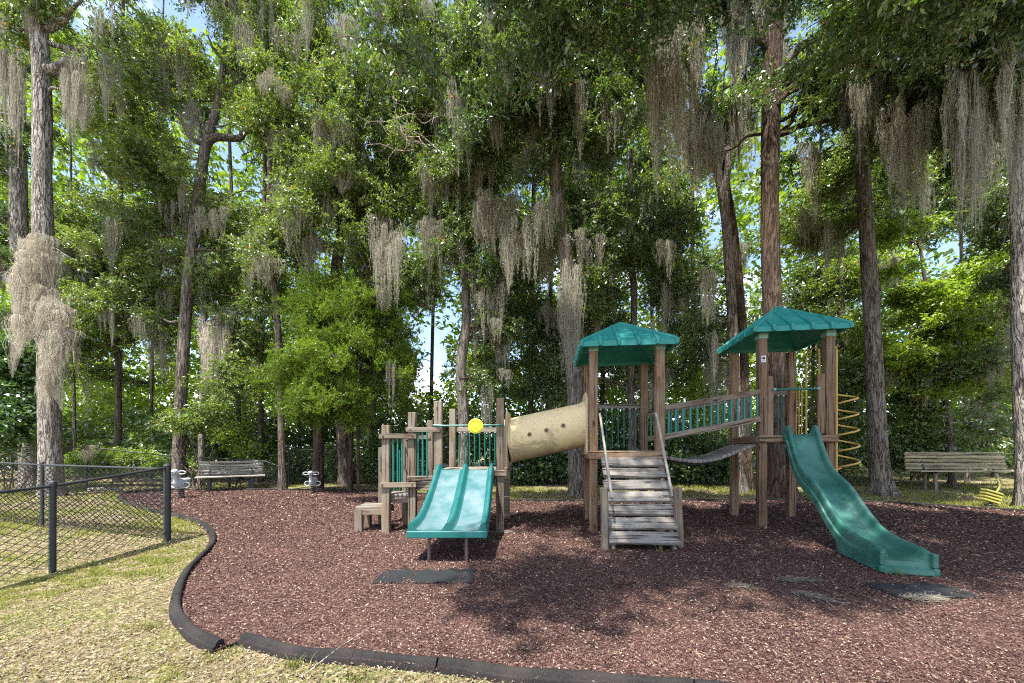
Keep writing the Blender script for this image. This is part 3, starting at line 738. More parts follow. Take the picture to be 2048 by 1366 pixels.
# --- crawl tube
def tube_slide():
    g = bpy.data.objects.new('crawl_tube', None); COL.objects.link(g); g.location = (.65, 6.84, 1.72); attach(g, PS); g['label'] = 'tan plastic crawl tube with mildew and three portholes'
    A, B = Vector((-.09, 6.87, 1.545)), Vector((1.40, 6.80, 1.865)); r = .405; ax = (B - A).normalized()
    b = MB(); n = 48; prof = [(0, r + .012), (.03, r + .012), (.045, r), (.5, r + .003), (1.0, r), (1.46, r - .002), (1.48, r + .012), ((B - A).length, r + .012)]
    pts = [A + ax * s_ for s_, _ in prof]; rad = [q for _, q in prof]
    pin = [p for p in pts[::-1]]; rin = [q - .018 for q in rad[::-1]]
    b.tube(pts + pin, rad + rin, n, cap=False, closed=False)
    b2 = MB(); side = Vector((0, 1, 0)); nz = side.cross(ax).normalized() * 1
    if nz.z < 0: nz = -nz
    vs = []; fs = []
    allp = pts + pin; allr = rad + rin
    for p, q in zip(allp, allr):
        for k in range(n): a = 2 * math.pi * k / n; vs.append(p + side * (q * math.cos(a)) + nz * (q * math.sin(a)))
    m_ = len(allp)
    for i in range(m_):
        j = (i + 1) % m_
        for k in range(n): l = (k + 1) % n; fs.append((i * n + k, j * n + k, j * n + l, i * n + l))
    b2.add(vs, fs); o = b2.build('tube_shell', M['tan'], None, True, origin=(A + B) / 2); attach(o, g)
    for px, py in ((1059, 869), (1092.7, 860.5), (1126.4, 851.3)):
        # where the sight line of each porthole meets the near side of the tube
        d0 = Vector(((px - 1024) / F_PX, 1, -(py - HOR) / F_PX)); o0 = Vector((0, 0, CAM_H)); s_ = 5.5
        while s_ < 7.2:
            p = o0 + d0 * s_; q = p - A; q = q - ax * q.dot(ax)
            if q.length <= r + .002: break
            s_ += .002
        nrm = q.normalized()
        for nm, r0, h0, h1, mt in (('porthole_ring', .044, -.004, .006, 'tanplain'), ('porthole', .036, -.002, .008, 'hole')):
            w_ = MB(); w_.tube([p + nrm * h0, p + nrm * h1], r0, 22); attach(w_.build(nm, M[mt]), g)
    # flanges: flat panels with clipped top corners
    for c, x0, dxx, z0, z1, tower_dy in ((LT['FR'] * .5 + LT['BR'] * .5, 0, Vector((-.092, -1, 0)).normalized() * -1, 1.04, 2.08, 0), (T1.P(-S, 0), 0, T1.dy(), 1.30, 2.42, 0)):
        off = .09 if x0 == 0 and z0 < 1.2 else -.095
        nx = Vector((dxx.y, -dxx.x, 0)).normalized(); h = .46
        zc = z1 - .16; cnt = c + nx * off
        out = [(-h, z0), (h, z0), (h, zc), (h - .16, z1 - .03), (h - .25, z1), (-h + .25, z1), (-h + .16, z1 - .03), (-h, zc)]
        vs = []
        for th in (-.02, .02):
            for a, z in out: vs.append(cnt + dxx * a + nx * th + Vector((0, 0, z)))
        nn = len(out); w_ = MB(); w_.add(vs, [tuple(range(nn))[::-1], tuple(range(nn, 2 * nn))] + [(i, (i + 1) % nn, nn + (i + 1) % nn, nn + i) for i in range(nn)])
        o = w_.build('tube_flange', M['tanplain']); bv = o.modifiers.new('b', 'BEVEL'); bv.width = .012; bv.segments = 3; attach(o, g)
tube_slide()

# --- bridge between the towers
def bridge():
    g = bpy.data.objects.new('clatter_bridge', None); COL.objects.link(g); g.location = (3.6, 6.9, 1.3); attach(g, PS); g['label'] = 'sagging timber slat bridge climbing to the taller tower'
    a0, a1 = T1.P(S, -S), T2.P(-S, -S); b0, b1 = T1.P(S, S), T2.P(-S, S)
    for (p, q, zt0, zt1, off, nb) in ((a0, a1, 2.125, 2.47, -.03, 14), (b0, b1, 2.125, 2.47, .0, 13)):
        d = (q - p).normalized(); p2, q2 = p + d * .07 + Vector((0, off, 0)), q - d * .07 + Vector((0, off, 0))
        timber('bridge_rail', (p2.x, p2.y, zt0 - .04), (q2.x, q2.y, zt1 - .04), .05, .095, M['postgrey'], g)
        timber('bridge_rail', (p2.x, p2.y, zt0 - .53), (q2.x, q2.y, zt1 - .53), .05, .10, M['postgrey'], g)
        for i in range(nb):
            f = (i + .6) / nb; x, y = p2.x + (q2.x - p2.x) * f, p2.y + (q2.y - p2.y) * f; z = zt0 + (zt1 - zt0) * f
            pipe('baluster', [(x, y, z - .50), (x, y, z - .075)], .020, M['baluster'], g, 8)
    n = 22; prof = spline([(0, 0, 1.285), (.16, 0, 1.225), (.36, 0, 1.185), (.58, 0, 1.23), (.78, 0, 1.36), (1, 0, 1.50)], n)
    for k in range(n):
        f0 = prof[k].x + .004; f1 = prof[k + 1].x - .004; z0, z1 = prof[k].z, prof[k + 1].z
        pn0, pf0 = a0 + (a1 - a0) * ((f0 + f1) / 2), b0 + (b1 - b0) * ((f0 + f1) / 2)
        wv = ((a1 - a0).length * (f1 - f0)); tilt = Vector((-(z1 - z0), 0, (a1 - a0).length * (f1 - f0))).normalized()
        e = .075
        dn = (pf0 - pn0).normalized()
        zc = (z0 + z1) / 2
        timber('bridge_slat', pn0 + dn * e + Vector((0, 0, zc)), pf0 - dn * e + Vector((0, 0, zc)), wv * .97, .058, M['plank'], g, up=tilt, wob=.004)
    for p, q, o_ in ((a0, a1, .20), (b0, b1, -.20)):
        pts = []
        for k in range(n + 1): c = p + (q - p) * (.02 + .96 * prof[k].x); pts.append((c.x, c.y + o_, prof[k].z - .055))
        pipe('bridge_cable', pts, .018, M['black'], g, 8)
bridge()

# --- tall tower T2 fittings
panel(T2.P(-ie, S, 0), T2.P(ie, S, 0), T2.zd + .06, 2.60, 9)
timber('side_plank', T2.P(-S + .135, -S + .0, T2.zd - .02), T2.P(-S + .135, -S, 2.72), .10, .05, M['post'], PS, up=T2.dy(), label='pale short plank beside the post')
timber('side_plank', T2.P(S - .135, -S - .02, T2.zd + .02), T2.P(S - .135, -S - .02, 2.73), .12, .06, M['post'], PS, up=T2.dy())
pipe('crossbar', [T2.P(-S + .17, -S - .04, 2.47), T2.P(S - .17, -S - .05, 2.47)], .016, M['baluster'], PS, 10, 'green bar above the tall slide')
for u in (-S + .19, S - .19): pipe('bar_socket', [T2.P(u - .02, -S - .045, 2.47), T2.P(u + .02, -S - .045, 2.47)], .028, M['bracket'], PS, 10)
lab = bpy.data.objects.new('warning_label', None); COL.objects.link(lab); q = T2.P(-S, -S - PW / 2 - .003, 3.02); lab.location = q; attach(lab, PS); lab['label'] = 'small white age label with a dark round emblem'
mb = MB(); vs = [q + T2.dx() * a + T2.dy() * t + Vector((0, 0, z)) for t in (-.004, .0) for a, z in ((-.036, -.058), (.036, -.058), (.036, .058), (-.036, .058))]
mb.add(vs, [(0, 1, 2, 3), (7, 6, 5, 4), (0, 4, 5, 1), (1, 5, 6, 2), (2, 6, 7, 3), (3, 7, 4, 0)]); attach(mb.build('label_plate', M['white']), lab)
mb = MB(); mb.tube([q - T2.dy() * .005 + Vector((0, 0, .015)), q - T2.dy() * .0065 + Vector((0, 0, .015))], .027, 20); attach(mb.build('emblem', M['navy']), lab)
mb = MB(); mb.tube([q - T2.dy() * .0068 + Vector((0, 0, .015)) + T2.dx() * .004, q - T2.dy() * .008 + Vector((0, 0, .015)) + T2.dx() * .004], .014, 14); attach(mb.build('emblem_centre', M['mark']), lab)
for z in (-.028, -.040): 
    mb = MB(); c = q - T2.dy() * .0055 + Vector((0, 0, z)); vs = [c + T2.dx() * a + Vector((0, 0, b_)) for a, b_ in ((-.025, -.003), (.025, -.003), (.025, .003), (-.025, .003))]
    mb.add(vs, [(0, 1, 2, 3)]); attach(mb.build('print_line', M['navy']), lab)

# --- wave slide
def wave_slide():
    g = bpy.data.objects.new('wave_slide', None); COL.objects.link(g); g.location = (4.8, 5.3, 0); attach(g, PS); g['label'] = 'green single lane wave slide'
    top, bot = Vector((5.09, 6.50, 0)), Vector((4.43, 4.12, 0))
    d = (bot - top); d.normalize(); side = Vector((-d.y, d.x, 0)) * 1
    if side.x < 0: side = -side
    L_ = (bot - top).length
    keys = [(0, 1.66), (.08, 1.655), (.19, 1.56), (.36, 1.27), (.55, 1.02), (.78, .86), (1.0, .76), (1.22, .61), (1.48, .40), (1.75, .235), (2.05, .165), (2.35, .145), (L_, .14)]
    pl = spline([(s_, 0, z) for s_, z in keys], 70); path = []
    for k in pl:
        s_ = k.x; rim = .15 + .03 * math.exp(-((s_ - .14) / .12) ** 2) - .015 * max(0, (s_ - 2.2)) / .3
        if s_ < .12: rim *= .45 + .55 * math.sin(math.pi / 2 * s_ / .12)
        if s_ > L_ - .10: rim *= 1 - .12 * (s_ - (L_ - .10)) / .10
        hw = .228
        lo = -.10 if k.z > .26 else -k.z + .015
        h = [(-hw - .045, lo), (-hw - .042, lo * .25), (-hw - .036, .005), (-hw - .016, .012), (-hw - .012, .04), (-hw - .01, rim * .70), (-hw, rim * .90), (-hw + .014, rim), (-hw + .034, rim), (-hw + .052, rim * .88), (-hw + .062, rim * .6), (-hw + .074, rim * .2), (-hw + .10, .012), (-hw + .14, 0.0), (0, -.004)]
        pr = h + [(-u, w) for u, w in h[:-1][::-1]] + [(hw + .01, lo), (hw - .03, lo * .5 - .02), (-hw + .03, lo * .5 - .02), (-hw - .01, lo)]
        c = top + d * s_; c.z = k.z; path.append((c, pr))
    loft('slide_body', path, path[0][1], side, M['green'], g, 55)
    c = top + d * L_; vs = []
    for u in (-.232, .232):
        for t, z in ((-.03, .006), (-.03, .128), (.0, .136), (.008, .085), (.055, .060), (.062, .006)): vs.append(c + side * u + d * t + Vector((0, 0, z)))
    mb = MB(); mb.add(vs, [(0, 1, 2, 3, 4, 5), (11, 10, 9, 8, 7, 6)] + [(i, 6 + i, 6 + (i + 1) % 6, (i + 1) % 6) for i in range(6)]); attach(mb.build('slide_lip', M['green']), g)
    for sg in (-1, 1):
        vs = []
        for u0, u1, t0, t1, z0, z1 in ((.215, .272, -.06, .066, .006, .085), (.212, .262, -.06, .058, .085, .245)):
            q = [c + side * (sg * u) + d * t + Vector((0, 0, z)) for z in (z0, z1) for u, t in ((u0, t0), (u1, t0), (u1, t1), (u0, t1))]
            mb = MB(); mb.add(q, [(0, 3, 2, 1), (4, 5, 6, 7), (0, 1, 5, 4), (1, 2, 6, 5), (2, 3, 7, 6), (3, 0, 4, 7)]); o = mb.build('slide_corner', M['green']); bv = o.modifiers.new('b', 'BEVEL'); bv.width = .016; bv.segments = 4; attach(o, g)
wave_slide()

# --- yellow spiral climber on the far side of T2
def climber():
    g = bpy.data.objects.new('spiral_climber', None); COL.objects.link(g); g.location = (6.0, 6.8, 1.6); attach(g, PS); g['label'] = 'yellow pipe corkscrew climber with arched handholds'
    R = .0165
    def arch(ya, yb, x, z0a, z0b, zt):
        r = abs(yb - ya) / 2; c = (ya + yb) / 2; sg = 1 if ya > yb else -1
        pts = [(x, ya, z0a)] + [(x, c + sg * r * math.cos(a), zt - r + r * math.sin(a)) for a in np.linspace(0, math.pi, 15)] + [(x, yb, z0b)]
        return pts
    pipe('arch_rail', arch(7.34, 7.03, 5.90, 1.62, 2.3, 3.38), R, M['climb'], g, 10)
    pipe('arch_rail', arch(6.68, 6.94, 5.92, .95, 2.3, 3.32), R * 1.15, M['climb'], g, 10)
    for i, y in enumerate((7.55, 7.48, 7.41)): pipe('rail_bar', [(5.86, y, 1.66), (5.87, y, 2.62 + i * .02)], .011, M['climb'], g, 8)
    pipe('rail_bar', [(5.86, 7.62, 2.60), (5.88, 7.48, 2.64), (5.90, 7.35, 2.70)], .013, M['climb'], g, 8)
    pipe('rail_bar', [(5.86, 7.62, 1.66), (5.90, 7.35, 1.66)], .013, M['climb'], g, 8)
    pts = []; turns = 5.0; cx, cy, r = 6.10, 6.72, .185
    for k in range(int(turns * 26) + 1):
        a = k / 26 * 2 * math.pi; z = 2.50 - .288 * k / 26
        pts.append((cx + .01 * k / 26 + r * math.cos(math.pi - a), cy + r * .9 * math.sin(math.pi - a), z))
    pipe('coil', pts, .0165, M['climb'], g, 10)
    pipe('arch_rail', [(5.78, 6.60, 1.02), (5.92, 6.68, 1.02), (6.06, 6.74, 1.05)], .014, M['climb'], g, 8)
climber()

# ---------------------------------------------------------------- wear mats
def mat_obj(label, c, w, d, rot):
    b = MB(); n = 14; m_ = 8; vs = []
    for j in range(m_ + 1):
        for i in range(n + 1):
            u, v = (i / n - .5) * w, (j / m_ - .5) * d
            e = min(i, n - i, j * 1.6, (m_ - j) * 1.6) / 2.2
            z = .023 + .009 * math.sin(i * .9 + j * 1.3) * math.cos(j * .8) - .024 * max(0, 1 - e) * (.55 + .45 * math.sin(i * 1.9 + j * 2.3 + c[0])) - .020 * (1 if (math.sin(i * 1.7) + math.cos(j * 2.1 + i * .6)) > 1.15 else 0)
            vs.append((c[0] + u * math.cos(rot) - v * math.sin(rot), c[1] + u * math.sin(rot) + v * math.cos(rot), z))
    b.add(vs, [(j * (n + 1) + i, j * (n + 1) + i + 1, (j + 1) * (n + 1) + i + 1, (j + 1) * (n + 1) + i) for j in range(m_) for i in range(n)])
    o = b.build('rubber_mat', M['mat'], None, True, origin=(c[0], c[1], 0)); so = o.modifiers.new('s', 'SOLIDIFY'); so.thickness = .014
    tag(o, label, 'rubber mat'); return o
mat_obj('flat black rubber mat half buried in mulch in front of the double slide', (-.93, 4.02, 0), 1.04, .42, .0)
mat_obj('flat black rubber mat lying past the end of the green wave slide', (4.03, 3.62, 0), .80, .36, -.05)

# ---------------------------------------------------------------- benches
def bench(label, x0, x1, D, zs, zt, m, legs, tw):
    o = thing('park_bench', label, 'bench', ((x0 + x1) / 2, D, 0))
    n = 5; hh = (zt - zs) / n
    for i in range(n):
        z = zs + .03 + hh * (i + .5); y = D + .10 + .10 * i / n
        timber('back_slat', (x0 + .01 * i, y, z), (x1 - .0 - tw * i / n, y, z), .04, hh * .80, M[m], o, up=(0, -.35, 1), wob=.006)
    for k in range(3):
        timber('seat_slat', (x0 - .02, D - .34 + k * .15, zs), (x1 + .04, D - .34 + k * .15, zs), .135, .04, M[m], o)
    for x in legs:
        for dy in (-.28, .04):
            timber('leg', (x, D + dy, -.08), (x, D + dy, zs - .02), .10, .06, M['black'] if m == 'bench' else M['postgrey'], o, up=(0, 1, 0))
        timber('back_support', (x, D + .02, zs - .05), (x, D + .24, zt), .05, .05, M['black'], o, up=(0, 1, .3))
        timber('seat_support', (x, D - .38, zs - .045), (x, D + .10, zs - .045), .06, .05, M['black'], o)
    return o
lb = bench('grey weathered slat bench at the left beyond the mulch, between the spring riders', -10.58, -8.76, 12.62, .47, .96, 'bench', (-10.25, -9.09), .0)
lb.rotation_euler = (0, 0, .62)
rb = bench('yellowed weathered slat bench at the right edge under the mossy trees', 13.65, 17.15, 12.6, .65, 1.28, 'bench2', (14.25,), 0)
pipe('curved_leg', [(16.35, 12.4, .60), (16.5, 12.4, .35), (16.52, 12.4, .1), (16.5, 12.4, -.06)], .05, M['bench2'], rb, 10, 'curved yellowish leg')

# ---------------------------------------------------------------- spring riders
def rider(label):
    o = thing('spring_rider', label, 'spring rider', (0, 0, 0), 'spring riders')
    b = MB(); pts = [(.075 * math.cos(t), .075 * math.sin(t), .02 + .26 * t / (2 * math.pi * 4)) for t in np.linspace(0, 2 * math.pi * 4, 90)]; b.tube(pts, .014, 8); b.build('spring', M['black'], o, True)
    b = MB(); b.tube([(0, 0, .275), (0, 0, .30)], .10, 16); b.build('mount_plate', M['rider'], o)
    # body: a stubby animal seen from the front, lofted ellipses
    def ell(name, secs, n=18):
        vs = []
        for (x, y, z, rx, ry) in secs:
            for k in range(n): a = 2 * math.pi * k / n; vs.append((x + rx * math.cos(a), y + ry * math.sin(a), z))
        m_ = len(secs); fs = [(i * n + k, i * n + (k + 1) % n, (i + 1) * n + (k + 1) % n, (i + 1) * n + k) for i in range(m_ - 1) for k in range(n)]
        fs += [tuple(range(n - 1, -1, -1)), tuple((m_ - 1) * n + k for k in range(n))]
        b = MB(); b.add(vs, fs); return b.build(name, M['rider'], o, True)
    ell('body', [(0, .0, .30, .07, .17), (0, .01, .36, .095, .24), (0, .03, .45, .10, .28), (0, .05, .52, .085, .27), (0, .07, .56, .04, .22)])
    ell('neck', [(0, -.12, .45, .07, .09), (0, -.15, .55, .06, .075), (0, -.17, .64, .05, .06), (0, -.18, .70, .06, .07)])
    ell('head', [(0, -.20, .66, .04, .05), (0, -.21, .70, .075, .10), (0, -.21, .755, .085, .11), (0, -.20, .80, .07, .09), (0, -.19, .825, .03, .05)])
    def loop(name, cx, cy, cz, rx, rz, r=.015):
        b = MB(); b.tube([(cx + rx * math.cos(a), cy, cz + rz * math.sin(a)) for a in np.linspace(0, 2 * math.pi, 29)[:-1]], r, 8, closed=True); b.build(name, M['rider'], o, True)
    for s_ in (-1, 1):
        loop('handle', s_ * .165, -.15, .735, .105, .045)
        loop('foot_rest', s_ * .165, -.02, .37, .105, .075, .018)
        b = MB(); b.tube([(s_ * .032, -.315, .755), (s_ * .032, -.30, .755)], .018, 12); b.build('eye', M['black'], o)
    return o
r1 = rider('pale grey spring rider close to the fence corner post, on its visible black spring')
def copy_tree(o, parent=None):
    c = o.copy(); COL.objects.link(c); c.parent = parent
    for ch in [x for x in bpy.data.objects if x.parent == o]: copy_tree(ch, c)
    return c
r2 = copy_tree(r1); r2['label'] = 'smaller looking pale grey spring rider standing right of the grey bench'
r1.location = (-9.50, 10.5, 0); r2.location = (-6.42, 11.8, -.04); r2.scale = (.9, .9, .9); r2.rotation_euler = (0, 0, .1)

# ---------------------------------------------------------------- chain-link fences
def fence(label, name_pts, p, wr, post_r, rail=True, group=None, mesh_sag=0):
    """name_pts: list of (x, y, ztop, is_post, zbase)"""
    o = thing('chain_link_fence', label, 'fence', (name_pts[0][0], name_pts[0][1], 0), group)
    for (x, y, zt, ip, zb) in name_pts:
        if ip:
            r = post_r * (1.5 if ip == 2 else 1)
            b = MB(); b.tube([(x, y, zb - .1), (x, y, zt + .015)], r, 14); b.build('post', M['black'], o, True)
            b = MB(); b.tube([(x, y, zt + .01), (x, y, zt + .03), (x, y, zt + .045)], [r * 1.12, r * .95, r * .35], 14); b.build('post_cap', M['black'], o, True)
            if ip == 2:
                for z in (.1, .45, .62, .93): b = MB(); b.tube([(x, y, z), (x, y, z + .02)], r * 1.14, 14); b.build('tension_band', M['black'], o, True)
    for A, B in zip(name_pts, name_pts[1:]):
        a = Vector((A[0], A[1], 0)); c = Vector((B[0], B[1], 0)); L_ = (c - a).length
        if rail: b = MB(); b.tube([(A[0], A[1], A[2] - .02), (B[0], B[1], B[2] - .02)], post_r * .62, 10); b.build('top_rail', M['black'], o, True)
        # woven wires: zigzags side by side; vectorised 3-sided tubes
        nw = max(1, int(L_ / p)); ztop = max(A[2], B[2]) ; q = p * .5
        segs = []
        for k in range(nw):
            f0 = (k + .5) / nw; zt = A[2] + (B[2] - A[2]) * f0 - .03; zb = A[4] + (B[4] - A[4]) * f0 + .02
            m_ = int((zt - zb) / q); 
            z = zt - np.arange(m_ + 1) * q; s_ = np.where((np.arange(m_ + 1) + k) % 2 == 0, k * L_ / nw, (k + 1) * L_ / nw) ; 
            s_ = np.clip(s_, 0, L_); w = np.where((np.arange(m_ + 1) + k) % 2 == 0, 0.0, wr * .8)
            segs.append((s_, z, w))
        dirv = np.array((c - a).normalized()); nv = np.array([-dirv[1], dirv[0], 0])
        V = []; F = []; base = 0; a_ = np.array(a)
        for s_, z, w in segs:
            m_ = len(s_)
            if m_ < 2: continue
            Pp = a_ + np.outer(s_, dirv) + np.outer(w, nv); Pp[:, 2] = z
            offs = [nv * wr, (-nv * .5 + dirv * .87) * wr, (-nv * .5 - dirv * .87) * wr]
            ring = np.stack([Pp + of for of in offs], 1).reshape(-1, 3); V.append(ring)
            i = np.arange(m_ - 1)
            for e in range(3):
                g = (e + 1) % 3; F.append(np.stack([i * 3 + e, i * 3 + g, (i + 1) * 3 + g, (i + 1) * 3 + e], 1) + base)
            base += m_ * 3
        if V:
            np_mesh('chain_link_mesh', np.concatenate(V), np.concatenate(F), M['black'], o)
    return o
fence('black chain-link fence run on the left ending at the tall corner post', [(-5.36, 5.69, 1.13, 2, 0), (-5.31, 4.23, .99, 1, 0), (-5.28, 3.5, .96, 0, 0)], .080, .0068, .030)
fence('black chain-link run going back left from the corner post', [(-5.42, 5.72, 1.11, 0, 0), (-8.6, 6.7, 1.13, 1, 0), (-12.0, 7.6, 1.2, 0, 0)], .082, .0072, .026)
fence('long sagging chain-link fence behind the bench at the left', [(-19, 12.2, 1.5, 1, 0), (-15.0, 12.9, 1.49, 1, 0), (-12.2, 13.15, 1.16, 1, 0), (-10.2, 13.2, 1.06, 1, 0), (-8.95, 13.2, .99, 0, 0), (-8.3, 13.3, .74, 1, 0)], .13, .0105, .032)
fence('straight chain-link fence beyond the right spring rider, behind tree trunks', [(-8.9, 14.6, 1.4, 1, 0), (-6.6, 14.7, 1.4, 1, 0), (-4.6, 14.8, 1.4, 1, 0), (-2.4, 14.9, 1.38, 1, 0)], .11, .010, .032)

# ---------------------------------------------------------------- foliage engine
GAPS = [(870, 690, 42, 95), (862, 750, 36, 40), (468, 300, 42, 40), (1428, 455, 22, 62), (1890, 515, 62, 42), (1650, 265, 46, 34), (330, 18, 44, 22), (170, 62, 22, 40), (430, 55, 18, 18),
        (1108, 540, 16, 45), (180, 335, 30, 32), (1465, 585, 12, 55), (1360, 300, 18, 40), (1625, 60, 22, 30), (1455, 75, 18, 36), (690, 25, 22, 14), (540, 400, 28, 14), (940, 790, 14, 20), (640, 545, 12, 12),
        (765, 95, 14, 30), (1195, 40, 12, 26), (1720, 470, 12, 22), (60, 330, 20, 30), (1400, 140, 12, 24), (905, 560, 18, 22), (820, 640, 16, 22)]
def to_px(C):
    return 1024 + F_PX * C[:, 0] / C[:, 1], HOR - F_PX * (C[:, 2] - CAM_H) / C[:, 1]
def gap_mask(C, k=1.0, grow=0.0):
    x, y = to_px(C); m = np.ones(len(C), bool)
    for gx, gy, rx, ry in GAPS:
        m &= ((x - gx) / (rx * k + grow)) ** 2 + ((y - gy) / (ry * k + grow)) ** 2 > 1
    return m
SHADE = [(1150, 1160, 240, 34), (1000, 1145, 110, 16), (1420, 1135, 300, 42), (1720, 1135, 300, 44), (1250, 1040, 190, 26), (1560, 1040, 300, 32), (1880, 1195, 130, 32), (1920, 1080, 200, 40), (630, 991, 125, 9), (760, 1002, 60, 12), (1290, 985, 300, 12), (1700, 985, 300, 14), (300, 1060, 60, 9)]
def sun_ground(C):
    t = C[:, 2] / SUN_DIR.z
    return C[:, 0] - SUN_DIR.x * t, C[:, 1] - SUN_DIR.y * t
def shade_mask(C, grow=1.0):
    """True where the spot of ground that this leaf clump would shade lies in the part of the clearing that is shaded"""
    x, y = sun_ground(C); yy = np.maximum(y, .8); px = 1024 + F_PX * x / yy; py = HOR + F_PX * CAM_H / yy
    m = np.zeros(len(C), bool)
    for gx, gy, rx, ry in SHADE: m |= ((px - gx) / (rx * grow)) ** 2 + ((py - gy) / (ry * grow)) ** 2 < 1
    return m
def clearing_ok(C, keep=.04):
    """keep crowns from shading the sunny part of the clearing"""
    x, y = sun_ground(C)
    clear = (y < 10.8) & (y > -2) & (x > -11) & (x < 14)
    clear |= (y < 14) & (x < -3) & (x > -12) & (y > 0)
    return ~clear | shade_mask(C) | (RNG.random(len(C)) < keep)

def leaves(C, R, per, ln, aspect, rng, droop=.15, flat_=.55, tone=None, twigs=5, spread=1.0, upbias=.8):
    """C cluster centres, R cluster radii; each cluster is a few leafy twigs. Returns V, F, var, tone"""
    n = len(C); N = n * per
    ci = np.repeat(np.arange(n), per); tw = rng.integers(0, twigs, N)
    td = rng.normal(size=(n, twigs, 3)); td[:, :, 2] = td[:, :, 2] * flat_ - droop + .1; td /= np.linalg.norm(td, axis=2, keepdims=True)
    D = td[ci, tw]; t = rng.random(N) ** .7
    pos = C[ci] + D * (t * R[ci])[:, None] + rng.normal(0, .06, (N, 3)) * R[ci][:, None] * spread
    pos[:, 2] -= droop * (t ** 2) * R[ci]
    ld = D * .8 + rng.normal(0, .65, (N, 3)); ld[:, 2] -= droop; ld /= np.linalg.norm(ld, axis=1, keepdims=True)
    up = rng.normal(0, .75, (N, 3)); up[:, 2] += upbias
    sd = np.cross(ld, up); sd /= np.linalg.norm(sd, axis=1, keepdims=True) + 1e-9
    nr = np.cross(sd, ld)
    l = ln * rng.uniform(.6, 1.3, N); w = l * aspect * rng.uniform(.8, 1.2, N)
    b0 = pos; tip = pos + ld * l[:, None]; mid = pos + ld * (l * .45)[:, None]
    V = np.stack([b0, mid + sd * (w / 2)[:, None] + nr * (w * .18)[:, None], tip, mid - sd * (w / 2)[:, None] + nr * (w * .18)[:, None]], 1).reshape(-1, 3)
    F = np.arange(4 * N, dtype=np.int32).reshape(N, 4)
    tn = rng.random(n) if tone is None else tone
    return V, F, np.repeat(rng.random(N), 4), np.repeat(tn[ci], 4)

def moss_geo(A, length, width, rng, strands, fuzz=2.0, taper=.75, wid=.016):
    """A: attachment points (n,3) ; returns V,F,var,tone of hanging strands"""
    n = strands; i = rng.integers(0, len(A), n); seg = 6
    off = rng.normal(0, .5, (n, 2)); rr = np.clip(np.hypot(off[:, 0], off[:, 1]), 0, 1.3)
    top = A[i].copy(); top[:, 0] += off[:, 0] * width * .5; top[:, 1] += off[:, 1] * width * .35; top[:, 2] += rng.normal(0, .05, n) * length
    Ls = length * rng.uniform(.35, 1.0, n) * (1.05 - taper * .55 * rr); Ls = np.maximum(Ls, length * .12)
    s = np.linspace(0, 1, seg + 1)
    P = np.zeros((n, seg + 1, 3)); ph = rng.uniform(0, 6.28, (n, 1)); fr = rng.uniform(4, 10, (n, 1))
    inward = -off * (width * .28)
    P[:, :, 0] = top[:, None, 0] + inward[:, None, 0] * s ** 1.4 + .035 * np.sin(ph + fr * s) * (0.5 + s)
    P[:, :, 1] = top[:, None, 1] + inward[:, None, 1] * s ** 1.4 + .035 * np.cos(ph * 1.7 + fr * s)
    P[:, :, 2] = top[:, None, 2] - Ls[:, None] * s
    a = rng.uniform(0, 3.14, (n, 1)) + s * 2.5; w = wid * (1 - .75 * s) * rng.uniform(.5, 1.3, (n, 1))
    sdv = np.stack([np.cos(a) * w, np.sin(a) * w, np.zeros_like(w)], 2)
    V = np.stack([P - sdv, P + sdv], 2).reshape(-1, 3)
    k = np.arange(n)[:, None] * (seg + 1) * 2 + np.arange(seg)[None, :] * 2; k = k.ravel()
    F = np.stack([k, k + 1, k + 3, k + 2], 1)
    tn = np.repeat(np.clip(.35 + .45 * rng.random(n), 0, 1), (seg + 1) * 2); vr = np.repeat(rng.random(n), (seg + 1) * 2)
    # fuzz: short curls
    m = int(n * fuzz); j = rng.integers(0, n, m); u = rng.random(m); q = np.minimum((u * seg).astype(int), seg - 1)
    B = P[j, q] + (P[j, q + 1] - P[j, q]) * (u * seg - q)[:, None] + rng.normal(0, .025, (m, 3))
    dv = rng.normal(0, 1, (m, 3)); dv[:, 2] = -np.abs(dv[:, 2]) * 1.5; dv /= np.linalg.norm(dv, axis=1, keepdims=True); l = rng.uniform(.05, .15, m)
    sd = np.cross(dv, rng.normal(size=(m, 3))); sd /= np.linalg.norm(sd, axis=1, keepdims=True); sd *= wid * .38
    T = B + dv * l[:, None]; V2 = np.stack([B - sd, B + sd, T + sd * .3, T - sd * .3], 1).reshape(-1, 3)
    F2 = np.arange(4 * m).reshape(m, 4) + len(V)
    return np.concatenate([V, V2]), np.concatenate([F, F2]), np.concatenate([vr, np.repeat(rng.random(m), 4)]), np.concatenate([tn, np.repeat(np.clip(.3 + .6 * rng.random(m), 0, 1), 4)])
def merge(parts):
    V, F, a, b = [], [], [], []; n = 0
    for v, f, x, y in parts: V.append(v); F.append(f + n); a.append(x); b.append(y); n += len(v)
    return np.concatenate(V), np.concatenate(F), np.concatenate(a), np.concatenate(b)

